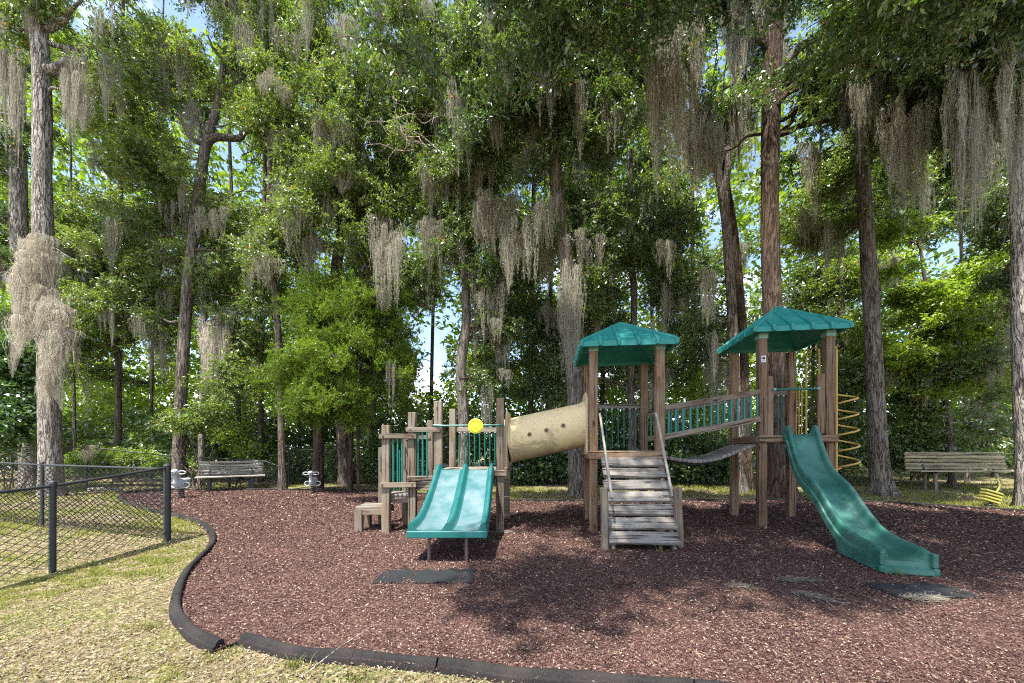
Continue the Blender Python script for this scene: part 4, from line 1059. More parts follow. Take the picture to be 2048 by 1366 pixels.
def trunk_mesh(name, pts, rad, m, parent, nseg=22, rough=.06, flare=0, step=.14, seed=0):
    """smooth knobbly trunk through pts (Vectors)"""
    r_ = random.Random(seed); L_ = sum((Vector(b) - Vector(a)).length for a, b in zip(pts, pts[1:])); n = max(4, int(L_ / step))
    sp = spline(pts, n); rp = spline([(r, 0, 0) for r in rad], n); mb = MB(); vs = []; up = Vector((0, 1, 0))
    ph = [r_.uniform(0, 6.28) for _ in range(8)]; lob = r_.choice((4, 5, 6))
    for i, p in enumerate(sp):
        t = (sp[min(i + 1, n)] - sp[max(i - 1, 0)]).normalized(); a = (up - t * up.dot(t)).normalized(); b = t.cross(a); z = p.z; R = rp[i].x
        fl = flare * math.exp(-max(z, 0) / .28) if flare else 0
        for k in range(nseg):
            th = 2 * math.pi * k / nseg
            d = 1 + rough * (.5 * math.sin(3 * th + ph[0] + z * 1.1) + .4 * math.sin(7 * th + ph[1] + z * .6) + .45 * math.sin(11 * th + ph[2] - z * .9) + .3 * math.sin(2 * th + z * 2.3 + ph[3]))
            d += fl * (.55 + .45 * math.sin(lob * th + ph[4]))
            vs.append(p + (a * math.cos(th) + b * math.sin(th)) * R * d)
    fs = [(i * nseg + k, i * nseg + (k + 1) % nseg, (i + 1) * nseg + (k + 1) % nseg, (i + 1) * nseg + k) for i in range(n) for k in range(nseg)]
    fs += [tuple(n * nseg + k for k in range(nseg))]
    mb.add(vs, fs); return mb.build(name, m, parent, True, origin=tuple(Vector(pts[0])), sharp=80)

def limb(parent, a, b, r0, r1, m, seed, sag=.0, nseg=8, name='limb', bend=.12):
    r_ = random.Random(seed); a, b = Vector(a), Vector(b); L_ = (b - a).length; pts = [a]
    for f in (.25, .5, .75):
        pts.append(a + (b - a) * f + Vector((r_.uniform(-1, 1), r_.uniform(-1, 1), r_.uniform(-.8, 1.2) + sag)) * L_ * bend * (1 if f == .5 else .7))
    pts.append(b); return trunk_mesh(name, pts, [r0, r0 * .8 + r1 * .2, (r0 + r1) / 2, r0 * .25 + r1 * .75, r1], m, parent, nseg, .05, step=max(.14, L_ / 14), seed=seed)

def blob_points(blobs, n, rng):
    """blobs: (px, py, rx, ry, D, depth) in picture units; returns cluster centres in the wood"""
    w = np.array([b[2] * b[3] * b[4] ** 0 for b in blobs], float); w /= w.sum(); k = rng.choice(len(blobs), n, p=w); B = np.array(blobs, float)[k]
    v = rng.normal(size=(n, 3)); v /= np.linalg.norm(v, axis=1, keepdims=True); v *= (rng.random(n) ** (1 / 2.2))[:, None]
    D = B[:, 4] + v[:, 1] * B[:, 5]; px = B[:, 0] + v[:, 0] * B[:, 2]; py = B[:, 1] + v[:, 2] * B[:, 3]
    return np.stack([(px - 1024) * B[:, 4] / F_PX, D, CAM_H - (py - HOR) * B[:, 4] / F_PX], 1)

TREES = []
def twig_tubes(V, F, segs, n=4):
    """append thin tapering prisms; segs: (a, b, ra, rb)"""
    for a, b, ra, rb in segs:
        a, b = np.array(a, float), np.array(b, float); t = b - a; t /= np.linalg.norm(t) + 1e-9
        u = np.cross(t, [0.2, .1, 1]); u /= np.linalg.norm(u) + 1e-9; w = np.cross(t, u); base = len(V)
        for p, r in ((a, ra), (b, rb)):
            for k in range(n): th = 2 * math.pi * k / n; V.append(p + (u * math.cos(th) + w * math.sin(th)) * r)
        for k in range(n): F.append((base + k, base + (k + 1) % n, base + n + (k + 1) % n, base + n + k))
def two_mat_mesh(name, V, F, var, tone, V2, F2, m1, m2):
    V2 = np.array(V2, np.float32).reshape(-1, 3); F2 = np.array(F2, np.int32).reshape(-1, 4); n0, f0 = len(V), len(F)
    VV = np.concatenate([V.astype(np.float32), V2]); FF = np.concatenate([F, F2 + n0]).astype(np.int32)
    me = bpy.data.meshes.new(name); me.vertices.add(len(VV)); me.vertices.foreach_set('co', VV.ravel())
    me.loops.add(FF.size); me.loops.foreach_set('vertex_index', FF.ravel())
    me.polygons.add(len(FF)); me.polygons.foreach_set('loop_start', np.arange(0, FF.size, 4, dtype=np.int32))
    for nm, a in (('var', var), ('tone', tone)):
        at_ = me.attributes.new(nm, 'FLOAT', 'POINT'); at_.data.foreach_set('value', np.concatenate([a, np.zeros(len(V2))]).astype(np.float32))
    me.materials.append(m1); me.materials.append(m2)
    me.polygons.foreach_set('material_index', np.concatenate([np.zeros(f0), np.ones(len(F2))]).astype(np.int32)); me.update(calc_edges=True)
    return me
def bough_mesh(kind, seed):
    """a leafy bough about 1.7 m long lying along +X, with its twigs"""
    rng = np.random.default_rng(seed); segs = []
    if kind == 'cedar':
        nc, per, ln, asp, R, flat_, droop, up = 26, 80, .085, .24, .24, 1.0, -.25, .3; ex, ey, ez = .62, .5, .42
    elif kind == 'broad':
        nc, per, ln, asp, R, flat_, droop, up = 24, 46, .12, .52, .30, .35, .12, 1.6; ex, ey, ez = .85, .62, .20
    else:
        nc, per, ln, asp, R, flat_, droop, up = 26, 66, .092, .38, .30, .6, .16, .9; ex, ey, ez = .82, .60, .34
    main = spline([(-ex * 1.1, 0, -.10), (-ex * .4, rng.normal(0, .08), .02), (ex * .3, rng.normal(0, .1), .06), (ex, rng.normal(0, .12), .0)], 8)
    for i in range(8): segs.append((main[i], main[i + 1], .017 * (1 - i / 9), .017 * (1 - (i + 1) / 9)))
    C = []
    for k in range(nc):
        th = rng.uniform(0, 6.28); r = rng.random() ** .6
        c = np.array([ex * r * math.cos(th), ey * r * math.sin(th), ez * rng.normal(.05, .5)]); C.append(c)
        m_ = main[int(np.clip((c[0] + ex) / (2 * ex) * 7, 0, 7))]; segs.append((tuple(m_), tuple(c), .006, .0025))
    C = np.array(C)
    V, F, a, t = leaves(C, R * rng.uniform(.75, 1.3, nc), per, ln, asp, rng, droop=droop, flat_=flat_, upbias=up, tone=rng.random(nc))
    V2, F2 = [], []; twig_tubes(V2, F2, segs)
    return two_mat_mesh('bough_' + kind, V, F, a, t, V2, F2, M['leaf_oak'], M['bark_dark'])
BOUGH = {k: [bough_mesh(k, 500 + 10 * i + len(k)) for i in range(n)] for k, n in (('oak', 7), ('cedar', 4), ('broad', 4))}
def moss_mesh(kind, seed):
    """a hank about 1 m wide and 1 m long hanging from z = 0, made of ropes of fine curling strands"""
    rng = np.random.default_rng(seed)
    tips, n, fuzz = {'curtain': (8, 150, 17), 'tassel': (1, 80, 20), 'streamer': (5, 60, 15), 'cluster': (4, 95, 19)}[kind]
    wx = {'curtain': .48, 'tassel': .02, 'streamer': .40, 'cluster': .26}[kind]
    tx = np.linspace(-wx, wx, tips) + rng.normal(0, .05, tips); ty = rng.normal(0, .12, tips); tl = rng.uniform(.05, 1.0, tips) ** .8 * .8 + .2
    tl[rng.integers(0, tips)] = 1.0
    sp = {'curtain': .085, 'tassel': .22, 'streamer': .05, 'cluster': .13}[kind]; seg = 7; s_ = np.linspace(0, 1, seg + 1)
    k = rng.integers(0, tips, n); L_ = tl[k] * rng.uniform(.35, 1.0, n) ** .8
    o0 = rng.normal(0, sp, (n, 2)); env = (1 - s_[None, :] * (L_ / tl[k])[:, None]) ** 1.05 * (.55 + .9 * np.minimum(s_ * 4, 1))[None, :]
    P = np.zeros((n, seg + 1, 3)); ph = rng.uniform(0, 6.28, (n, 2)); fr = rng.uniform(5, 14, (n, 1))
    P[:, :, 0] = tx[k][:, None] + o0[:, :1] * env + .024 * np.sin(ph[:, :1] + fr * s_) + rng.normal(0, .008, (n, seg + 1)); P[:, :, 1] = ty[k][:, None] + o0[:, 1:] * .6 * env + .024 * np.cos(ph[:, 1:] + fr * s_)
    P[:, :, 2] = -L_[:, None] * s_ + (rng.normal(0, .07, tips)[k])[:, None]
    a = rng.uniform(0, 3.14, (n, 1)) + s_ * 3; w = .0052 * (1 - .6 * s_) * rng.uniform(.5, 1.4, (n, 1)); sdv = np.stack([np.cos(a) * w, np.sin(a) * w, 0 * a], 2)
    V = np.stack([P - sdv, P + sdv], 2).reshape(-1, 3); q = (np.arange(n)[:, None] * (seg + 1) * 2 + np.arange(seg)[None, :] * 2).ravel(); F = np.stack([q, q + 1, q + 3, q + 2], 1)
    m_ = n * fuzz; j = rng.integers(0, n, m_); u = rng.random(m_) * seg; qi = np.minimum(u.astype(int), seg - 1)
    B = P[j, qi] + (P[j, qi + 1] - P[j, qi]) * (u - qi)[:, None] + rng.normal(0, .012, (m_, 3))
    dv = rng.normal(0, 1, (m_, 3)); dv[:, 2] -= .45; dv /= np.linalg.norm(dv, axis=1, keepdims=True); l = rng.uniform(.02, .07, m_)
    sd = np.cross(dv, rng.normal(size=(m_, 3))); sd /= np.linalg.norm(sd, axis=1, keepdims=True); sd *= .0042
    T = B + dv * l[:, None]; V2 = np.stack([B - sd, B + sd, T + sd * .4, T - sd * .4], 1).reshape(-1, 3); F2 = np.arange(4 * m_).reshape(m_, 4) + len(V)
    var = np.concatenate([np.repeat(rng.random(n), (seg + 1) * 2), np.repeat(rng.random(m_), 4)]); tone = np.concatenate([np.repeat(rng.random(n), (seg + 1) * 2), np.repeat(rng.random(m_), 4)])
    V = np.concatenate([V, V2]).astype(np.float32); F = np.concatenate([F, F2]).astype(np.int32)
    me = bpy.data.meshes.new('moss_' + kind); me.vertices.add(len(V)); me.vertices.foreach_set('co', V.ravel()); me.loops.add(F.size); me.loops.foreach_set('vertex_index', F.ravel())
    me.polygons.add(len(F)); me.polygons.foreach_set('loop_start', np.arange(0, F.size, 4, dtype=np.int32))
    for nm, x in (('var', var), ('tone', tone)):
        at_ = me.attributes.new(nm, 'FLOAT', 'POINT'); at_.data.foreach_set('value', x.astype(np.float32))
    me.materials.append(M['moss']); me.update(calc_edges=True); return me
MOSS = {k: [moss_mesh(k, 700 + 7 * i + len(k)) for i in range(n)] for k, n in (('curtain', 4), ('tassel', 3), ('streamer', 3), ('cluster', 4))}
def shared(name, me, loc, rot, scale, parent=None, m=None):
    o = bpy.data.objects.new(name, me); COL.objects.link(o); o.location = loc; o.rotation_euler = rot; o.scale = scale
    if m is not None: o.material_slots[0].link = 'OBJECT'; o.material_slots[0].material = m
    if parent is not None: o.parent = parent; o.location = Vector(loc) - parent.location
    return o
def boughs(o, C, rng, kind, m, sc, hub=None):
    for c in C:
        yaw = rng.uniform(0, 6.28) if hub is None else math.atan2(c[1] - hub.y, c[0] - hub.x) + rng.normal(0, .5)
        k = sc * rng.uniform(.72, 1.25)
        shared('bough', BOUGH[kind][rng.integers(0, len(BOUGH[kind]))], tuple(c), (rng.normal(0, .16), rng.normal(.05, .18), yaw), (k, k * rng.uniform(.85, 1.1), k * rng.uniform(.85, 1.25)), o, M[m])
def tree(name, label, trunk_px, D, widths, barkm, leafm, blobs, ncl, per=46, ln=.12, aspect=.4, R=.5, flare=.45, moss=6, limbs=7, group=None, seed=1, limb_px=(), keep=.04, droop=.15, gaps=1.0, mossm='moss', flat_=.55, nseg=22, cat='tree', upbias=.8, moss_len=(.6, 2.0), clear=True, kind='oak', sc=1.0, div=9.0):
    """trunk_px: (px, py) up the stem at distance D (first = base); widths in px"""
    rng = np.random.default_rng(seed); base = at(trunk_px[0][0], HOR + F_PX * CAM_H / D, D)
    pts = [Vector((base.x, D, -.12))] + [at(x, y, D) for x, y in trunk_px[1:]]
    o = thing(name, label, cat, (base.x, D, 0), group)
    ct = D / math.hypot(D, base.x)      # a round stem off to the side looks wider through a wide lens
    rad = [w * D / F_PX / 2 * ct for w in widths]
    trunk_mesh('trunk', pts, rad, M[barkm], o, nseg, .06, flare, seed=seed)
    for j, (pa, pb, w0, w1) in enumerate(limb_px):
        limb(o, at(pa[0], pa[1], D + .0), at(pb[0], pb[1], D + (pb[2] if len(pb) > 2 else 0)), w0 * D / F_PX / 2, w1 * D / F_PX / 2, M[barkm], seed * 31 + j, nseg=10)
    C = blob_points(blobs, max(6, int(ncl / div)), rng); C = C[C[:, 2] > .3]
    C = C[gap_mask(C, gaps, 26 * sc * 12 / D)]
    if clear: C = C[clearing_ok(C, keep)]
    if len(C):
        for j in range(min(limbs * 2, len(C))):
            c = C[rng.integers(0, len(C))]; z0 = max(1.2, max(pts[1].z * .5, min(c[2] - .3, pts[-1].z * .92))); q = pts[-1]
            for a_, b_ in zip(pts, pts[1:]):
                if a_.z <= z0 <= b_.z: q = a_ + (b_ - a_) * ((z0 - a_.z) / (b_.z - a_.z)); break
            limb(o, q, c, max(.025, min(rad[-1] * .45, .07)), .012, M[barkm], seed * 77 + j, nseg=7, bend=.10)
        boughs(o, C, rng, kind, leafm, sc, Vector((base.x, D, 0)))
        for k in range(int(moss * 1.3)):
            c = C[rng.integers(0, len(C))]
            if c[2] < 2.4: continue
            l = min(rng.uniform(*moss_len), c[2] - .8); kd = rng.choice(['curtain', 'tassel', 'streamer', 'cluster', 'cluster'])
            w = rng.uniform(.5, 1.1) * (1.0 if kd == 'curtain' else .8) * sc
            shared('hanging_moss', MOSS[kd][rng.integers(0, len(MOSS[kd]))], (c[0] + rng.normal(0, .3), c[1] + rng.normal(0, .3) - .2, c[2] - .05), (0, 0, rng.normal(0, .5)), (w, w, l * 1.1), o, M[mossm])
    TREES.append(o); return o
# ---- named trees, left to right
tree('pine_tree', 'tall pale grey furrowed trunk at the left wrapped in shaggy moss', [(103, 0), (96, 700), (86, 450), (84, 200), (76, 0), (72, -260)], 11.0, [56, 46, 44, 41, 39, 34], 'bark_grey', 'leaf_oak',
     [(60, 30, 90, 70, 11, 1), (190, 60, 90, 80, 11.3, 1.2), (150, -60, 160, 60, 11, 1.5), (240, 150, 70, 60, 11.5, .8)], 190, moss=9, seed=11, limbs=3, flare=.3,
     limb_px=[((95, 60), (165, 0), 12, 4), ((95, 140), (172, 112), 20, 6), ((97, 55), (135, 40), 14, 8), ((100, 180), (195, 230), 5, 2), ((98, 500), (155, 522), 4, 1.5)], mossm='moss', gaps=.7)
tree('oak_tree', 'forked pale trunk draped in grey moss behind the leftmost trunk', [(60, 0), (40, 500), (35, 300), (30, 150), (25, 0), (15, -200)], 13.5, [44, 40, 36, 30, 26, 20], 'bark_grey', 'leaf_dark',
     [(20, 300, 60, 90, 13.5, 1), (30, 500, 70, 90, 13.5, 1), (0, 700, 60, 110, 13.5, 1), (-60, 200, 90, 200, 13.5, 1), (30, 100, 60, 80, 14, 1)], 230, moss=12, seed=12, limb_px=[((34, 150), (5, 10), 24, 16), ((36, 250), (55, 60), 14, 6)])
tree('oak_tree', 'leaning grey oak with a high fork left of the bright cedar', [(356, 0), (362, 800), (372, 620), (386, 480), (400, 370), (412, 290), (436, 200), (450, 90), (452, -60)], 13.0, [30, 27, 26, 25, 24, 22, 16, 12, 8], 'bark_mid', 'leaf_oak',
     [(250, 190, 120, 90, 13, 1.5), (330, 90, 110, 70, 12.5, 1.5), (440, 130, 90, 70, 13, 1.4), (560, 110, 100, 80, 13, 1.4), (300, 330, 100, 60, 12.5, 1.3), (180, 300, 70, 60, 12.5, 1), (540, 260, 90, 60, 13, 1.2), (240, 440, 110, 70, 13, 1.3), (400, 480, 110, 70, 14, 1), (470, 20, 160, 60, 13, 2), (520, 420, 110, 70, 13, 1.2)], 980, moss=30, seed=13, limbs=9,
     limb_px=[((412, 292), (505, 258), 15, 8), ((412, 290), (352, 230, .3), 10, 4), ((440, 180), (500, 140), 8, 3), ((448, 120), (415, 70), 7, 3), ((505, 258), (575, 225), 8, 2), ((386, 500), (500, 545, .8), 7, 3), ((366, 640), (225, 628, .5), 6, 2)])
tree('oak_tree', 'slim pale oak trunk directly right of the forked oak', [(402, 0), (405, 800), (408, 640), (410, 500), (407, 380), (400, 250)], 14.0, [15, 14, 14, 13, 11, 8], 'bark_grey', 'leaf_oak',
     [(470, 560, 90, 60, 13.6, 1), (500, 660, 80, 60, 13.2, 1), (470, 770, 70, 60, 13.2, .8), (330, 560, 110, 60, 14, 1), (270, 620, 120, 60, 14, 1), (390, 850, 70, 30, 12.6, .5)], 480, moss=16, seed=14, limbs=6)
tree('oak_tree', 'dark trunked oak between the grey bench and the right spring rider', [(565, 0), (563, 850), (558, 700), (548, 560), (540, 420), (538, 280), (530, 120)], 12.6, [17, 15, 14, 13, 11, 9, 6], 'bark_dark', 'leaf_oak',
     [(600, 420, 100, 70, 12, 1), (650, 330, 100, 80, 12, 1.2), (590, 200, 100, 80, 12, 1.2), (540, 500, 80, 50, 12.3, 1), (700, 200, 90, 80, 12, 1.2)], 420, moss=16, seed=15, limbs=6, limb_px=[((560, 700), (600, 560), 6, 3)])
tree('cedar_tree', 'bright green cedar with a thick brown stem behind the right spring rider', [(636, 0), (637, 840), (640, 700), (650, 600), (660, 550)], 12.7, [24, 21, 17, 9, 4], 'bark_red', 'leaf_cedar',
     [(640, 640, 62, 50, 11.6, .8), (610, 720, 62, 60, 11.4, .9), (680, 720, 75, 70, 11.4, .9), (640, 800, 82, 45, 11.4, .9), (700, 630, 50, 50, 11.7, .7), (600, 815, 45, 40, 11.6, .6), (700, 825, 60, 36, 11.6, .7), (660, 590, 45, 25, 11.7, .5), (560, 770, 22, 30, 11.7, .4)], 1000, per=70, ln=.085, aspect=.26, R=.34, moss=0, limbs=8, seed=16, droop=-.12, flat_=.9, flare=.35, keep=.6, gaps=.8, upbias=.3, kind='cedar', sc=.72, div=4.6)
tree('cedar_tree', 'darker drooping cedar on two thin reddish stems just left of the play steps', [(700, 0), (702, 860), (712, 740), (735, 620), (745, 560)], 12.3, [10, 9, 8, 6, 3], 'bark_red', 'leaf_cedar',
     [(750, 620, 50, 60, 12.4, .8), (770, 720, 60, 60, 12.4, .8), (800, 650, 38, 50, 12.6, .7), (815, 740, 35, 50, 12.6, .7), (740, 540, 40, 40, 12.5, .7), (800, 810, 45, 40, 12.8, .6), (740, 810, 50, 40, 12.4, .6)], 520, per=60, ln=.10, aspect=.3, R=.38, moss=7, limbs=6, seed=17, keep=.6, gaps=.7, flat_=.8, kind='cedar', sc=.8, div=6.5)
tree('sapling', 'thin reddish stem right of the cedar stems, left of the play steps', [(718, 0), (716, 850), (722, 740), (740, 640)], 12.0, [8, 7, 6, 4], 'bark_red', 'leaf_oak',
     [(760, 560, 40, 40, 12.2, .6), (720, 480, 60, 50, 12.2, .8)], 60, moss=2, seed=18, limbs=2)
tree('oak_tree', 'dark leaning oak high above the cedar with dense boughs', [(690, 0), (672, 600), (682, 480), (700, 400), (712, 320), (716, 220), (720, 60)], 14.2, [24, 22, 21, 19, 17, 14, 10], 'bark_dark', 'leaf_oak',
     [(700, 400, 110, 60, 13.5, 1.2), (800, 300, 100, 80, 13, 1.4), (700, 100, 130, 80, 13, 1.6), (830, 150, 110, 90, 12.6, 1.5), (630, 40, 110, 60, 13, 1.4), (800, 40, 130, 60, 12.6, 1.6), (790, 430, 110, 50, 12.6, 1.2), (880, 390, 90, 50, 12.6, 1)], 980, moss=34, seed=19, limbs=9, limb_px=[((712, 300), (640, 250), 8, 4), ((700, 30, ), (810, 40), 8, 3)])
tree('oak_tree', 'crooked slim oak rising behind the yellow disc', [(925, 0), (928, 850), (922, 740), (932, 650), (930, 560), (922, 480), (925, 380), (935, 250)], 12.4, [24, 21, 21, 19, 15, 12, 10, 7], 'bark_mid', 'leaf_dark',
     [(940, 330, 90, 80, 12.2, 1.2), (960, 450, 80, 60, 12.2, 1.0), (1000, 560, 60, 50, 12.6, .8), (900, 530, 50, 40, 12.4, .7), (950, 200, 100, 90, 12, 1.4), (1010, 660, 50, 60, 13, .8), (980, 740, 50, 60, 13, .8), (940, 80, 110, 80, 12, 1.5)], 720, moss=30, seed=20, limbs=8, limb_px=[((930, 660), (955, 650), 8, 3), ((928, 560), (900, 520), 6, 3)])
tree('oak_tree', 'mossy oak trunk standing behind the tan crawl tube', [(1157, 0), (1152, 850), (1148, 720), (1145, 620), (1130, 510), (1115, 400), (1105, 290), (1085, 150), (1080, -60)], 11.0, [38, 33, 31, 30, 29, 26, 23, 18, 12], 'bark_mid', 'leaf_dark',
     [(1120, 120, 120, 90, 10.6, 1.4), (1040, 220, 100, 90, 10.6, 1.4), (1180, 260, 90, 80, 11, 1.2), (1080, 340, 80, 50, 11, 1), (1240, 80, 110, 90, 10.6, 1.4), (1220, 400, 60, 60, 11.4, .8), (1010, 60, 100, 80, 10.6, 1.5), (1150, 460, 70, 50, 11.2, .8)], 900, per=44, ln=.125, moss=36, seed=21, limbs=8, limb_px=[((1112, 300), (1080, 200), 14, 6), ((1116, 300), (1150, 190), 12, 6)])
tree('oak_tree', 'shadowy oak with many dark stems behind the first roofed tower', [(1265, 0), (1262, 760), (1268, 600), (1258, 450), (1262, 300)], 13.6, [16, 14, 13, 12, 9], 'bark_dark', 'leaf_dark',
     [(1250, 440, 60, 60, 13.4, .9), (1280, 560, 80, 70, 13.4, .9), (1210, 620, 60, 60, 13.4, .8), (1100, 650, 70, 70, 14, .8), (1080, 760, 70, 60, 14, .8), (1240, 740, 80, 60, 14, .8), (1330, 500, 50, 60, 13.6, .8)], 600, moss=16, seed=22, limbs=6)
tree('oak_tree', 'pale forked trunk left of the second tower, seen above the bridge', [(1482, 0), (1476, 860), (1468, 700), (1460, 560), (1450, 430), (1432, 330), (1400, 250), (1380, 120)], 12.0, [25, 22, 21, 21, 19, 16, 12, 9], 'bark_mid', 'leaf_dark',
     [(1400, 140, 80, 70, 11.8, 1), (1340, 60, 90, 70, 11.6, 1.2), (1440, 230, 50, 40, 12, .8), (1360, 560, 50, 50, 13, .8), (1400, 660, 40, 50, 13, .8), (1420, 740, 50, 50, 13, .6)], 330, moss=24, seed=23, limbs=6, moss_len=(1, 2.8), limb_px=[((1452, 430), (1448, 260), 14, 8), ((1448, 260), (1460, 120), 8, 4)])
tree('oak_tree', 'brown trunk just right of the pale forked trunk behind the bridge', [(1500, 0), (1492, 860), (1488, 700), (1476, 540), (1462, 420), (1440, 300), (1443, 200)], 12.6, [20, 19, 18, 17, 15, 12, 8], 'bark_red', 'leaf_dark',
     [(1500, 120, 50, 60, 12.5, .8), (1470, 30, 80, 50, 12.3, 1)], 120, moss=14, seed=24, limbs=4, moss_len=(1, 2.6))
tree('pine_tree', 'thickest straight red-brown trunk, rising behind the second roofed tower', [(1562, 0), (1556, 850), (1548, 700), (1541, 500), (1540, 300), (1545, 130), (1550, 0), (1552, -300)], 10.8, [60, 49, 45, 39, 38, 40, 38, 31], 'bark_red', 'leaf_dark',
     [(1760, 60, 120, 80, 9.4, 1.2), (1690, 150, 70, 60, 10, .8), (1860, 100, 110, 80, 9.0, 1.2), (1640, 20, 70, 40, 10, .8), (1440, -40, 120, 50, 9.5, 1.2), (1600, 330, 30, 30, 11, .4), (1700, 260, 80, 60, 10.4, .9), (1780, 220, 90, 60, 10.2, .9)], 860, per=44, ln=.135, moss=26, seed=25, limbs=5, flare=.5, moss_len=(.8, 2.2),
     limb_px=[((1545, 175), (1622, 85), 16, 10), ((1622, 85), (1720, 0, -.8), 10, 4), ((1543, 115), (1512, 40), 15, 12), ((1512, 40), (1492, -40), 12, 9), ((1553, 272), (1598, 215, .0), 9, 7), ((1598, 215), (1680, 210, .4), 7, 2), ((1522, 268), (1452, 302, .3), 6, 3)])
tree('pine_tree', 'straight grey trunk with flared roots right of the wave slide', [(1766, 0), (1757, 900), (1748, 740), (1742, 600), (1732, 450), (1724, 320), (1720, 200), (1715, 40)], 11.4, [50, 43, 39, 36, 33, 30, 27, 20], 'bark_mid', 'leaf_oak',
     [(1720, 240, 70, 40, 11.4, .9), (1660, 360, 60, 40, 12.6, .8), (1640, 440, 60, 50, 12.6, .8), (1800, 380, 50, 60, 12.5, .8), (1700, 420, 50, 40, 12.8, .6)], 330, moss=12, seed=26, limbs=5, flare=.85)
tree('maple_tree', 'leafy yellow-green tree with layered boughs above the right bench', [(1905, 0), (1895, 830), (1870, 680), (1850, 560), (1835, 450)], 13.4, [16, 14, 12, 9, 6], 'bark_dark', 'leaf_lime',
     [(1860, 620, 90, 45, 12.8, 1), (1820, 700, 70, 50, 12.8, .9), (1900, 760, 70, 50, 12.6, .8), (1830, 560, 60, 40, 12.8, .8), (1900, 660, 70, 40, 12.4, .8), (1950, 560, 50, 40, 12.8, .8), (1830, 470, 60, 30, 13, .8), (1960, 640, 40, 60, 12.6, .6)], 640, per=40, ln=.14, aspect=.5, R=.5, moss=8, seed=27, limbs=8, flat_=.35, upbias=1.4, kind='broad', sc=.95)
tree('oak_tree', 'mossy grey trunk cut off by the right edge of the picture', [(2052, 0), (2046, 880), (2040, 700), (2038, 500), (2034, 300), (2030, 100), (2028, -150)], 8.9, [46, 40, 38, 38, 36, 34, 30], 'bark_grey', 'leaf_dark',
     [(1950, 60, 90, 80, 8.2, 1.1), (2040, 130, 70, 90, 8.2, 1), (1900, -20, 120, 50, 8, 1.2), (2030, 560, 50, 60, 10.5, .7), (1960, 750, 40, 80, 11.5, .6), (1990, 860, 40, 60, 11.6, .6), (2110, 400, 60, 250, 9.5, 1), (2010, 420, 30, 40, 10, .5), (1960, 200, 60, 40, 8.4, .8)], 620, per=44, ln=.12, moss=18, seed=28, limbs=6, moss_len=(1, 2.4))

# overhead boughs that shade the right-hand half of the clearing
def overhead():
    rng = np.random.default_rng(99); n = 900
    gx = rng.uniform(-4, 13, n); gy = rng.uniform(2.6, 12, n); z = rng.uniform(9.6, 14.0, n); t = z / SUN_DIR.z
    C = np.stack([gx + SUN_DIR.x * t, gy + SUN_DIR.y * t, z], 1)
    # ground spots inside the shaded shapes, with uneven dapples
    m = shade_mask(C); dn = noise2(gx, gy, 1.1, 41) * .6 + noise2(gx, gy, 3.2, 42) * .4
    m &= dn > .33
    # stay out of the picture's view where the sky gaps are
    m &= gap_mask(np.where(C[:, 1:2] > .5, C, [0, 1, 100]), .8)
    C = C[m]
    C = C[:200]
    o = thing('oak_tree', 'broad oak reaching over the right half of the playground, hung with moss', 'tree', (9.0, 4.6, 0))
    trunk_mesh('trunk', [Vector((9.6, 3.0, -.1)), Vector((9.5, 3.1, 3)), Vector((9.0, 3.6, 6)), Vector((8.2, 4.4, 9)), Vector((7.4, 5, 11.5))], [.42, .36, .32, .26, .18], M['bark_mid'], o, 20, .06, .5, seed=5)
    for j in range(9):
        c = C[rng.integers(0, len(C))]; limb(o, (8.4 - .1 * j, 4.2, 8.4 + .2 * j), c, .11, .02, M['bark_mid'], 900 + j, nseg=8)
    boughs(o, C, rng, 'oak', 'leaf_dark', 1.15, Vector((9.0, 4.6, 0)))
overhead()

# ---- individual hanks of moss that one can point at
def moss_thing(label, px, y0, y1, wpx, D, strands, mat_='moss', name='spanish_moss', taper=.8, wid=.016, fuzz=2.5, rows=1, kind=None, group='hanks of spanish moss'):
    rng = np.random.default_rng(int(px * 7 + y0)); top = at(px, y0, D); w = wpx * D / F_PX; l = (y1 - y0) * D / F_PX
    kd = kind or ('curtain' if wpx > 50 else 'cluster' if wpx > 30 else 'tassel')
    t = thing(name, label, 'spanish moss', tuple(top), group); n = max(2, rows + 1)
    for r_ in range(n):
        f = r_ / n * .45; g = 1 - .25 * r_ / n
        ww = w * {'curtain': .95, 'cluster': 1.15, 'tassel': 1.7, 'streamer': 1.1}[kd] * g * (1.0 if taper < 1 else (1 - .5 * f))
        shared('strands', MOSS[kd][(r_ + int(px)) % len(MOSS[kd])], tuple(top + Vector((rng.normal(0, .06) * w, -.05 * r_, -l * f))), (0, 0, rng.choice([0, math.pi]) + rng.normal(0, .15)), (ww, max(.35, ww * .6), l * (1 - f)), t, M[mat_])
    return t
def moss_bundle(label, rows, D, mat_, seed, n=44):
    """shaggy moss wrapped round a trunk; rows: (px, py, width px)"""
    t = thing('spanish_moss', label, 'spanish moss', tuple(at(rows[0][0], rows[0][1], D)), 'hanks of spanish moss'); rng = np.random.default_rng(seed)
    for k in range(n):
        f = rng.random() * (len(rows) - 1); i = min(int(f), len(rows) - 2); f -= i
        px, py, w = [rows[i][q] + (rows[i + 1][q] - rows[i][q]) * f for q in range(3)]
        a = rng.uniform(-3.0, -.1); R = w * D / F_PX * .27 * rng.uniform(.7, 1.3); c = at(px, py, D)
        shared('strands', MOSS[('cluster', 'streamer', 'tassel')[k % 3]][rng.integers(0, 3)], (c.x + R * math.cos(a), c.y + .8 * R * math.sin(a), c.z + .1), (rng.normal(0, .12), rng.normal(0, .12), a + math.pi / 2), (rng.uniform(.3, .8), rng.uniform(.35, .7), rng.uniform(.5, 1.4)), t, M[mat_])
    return t
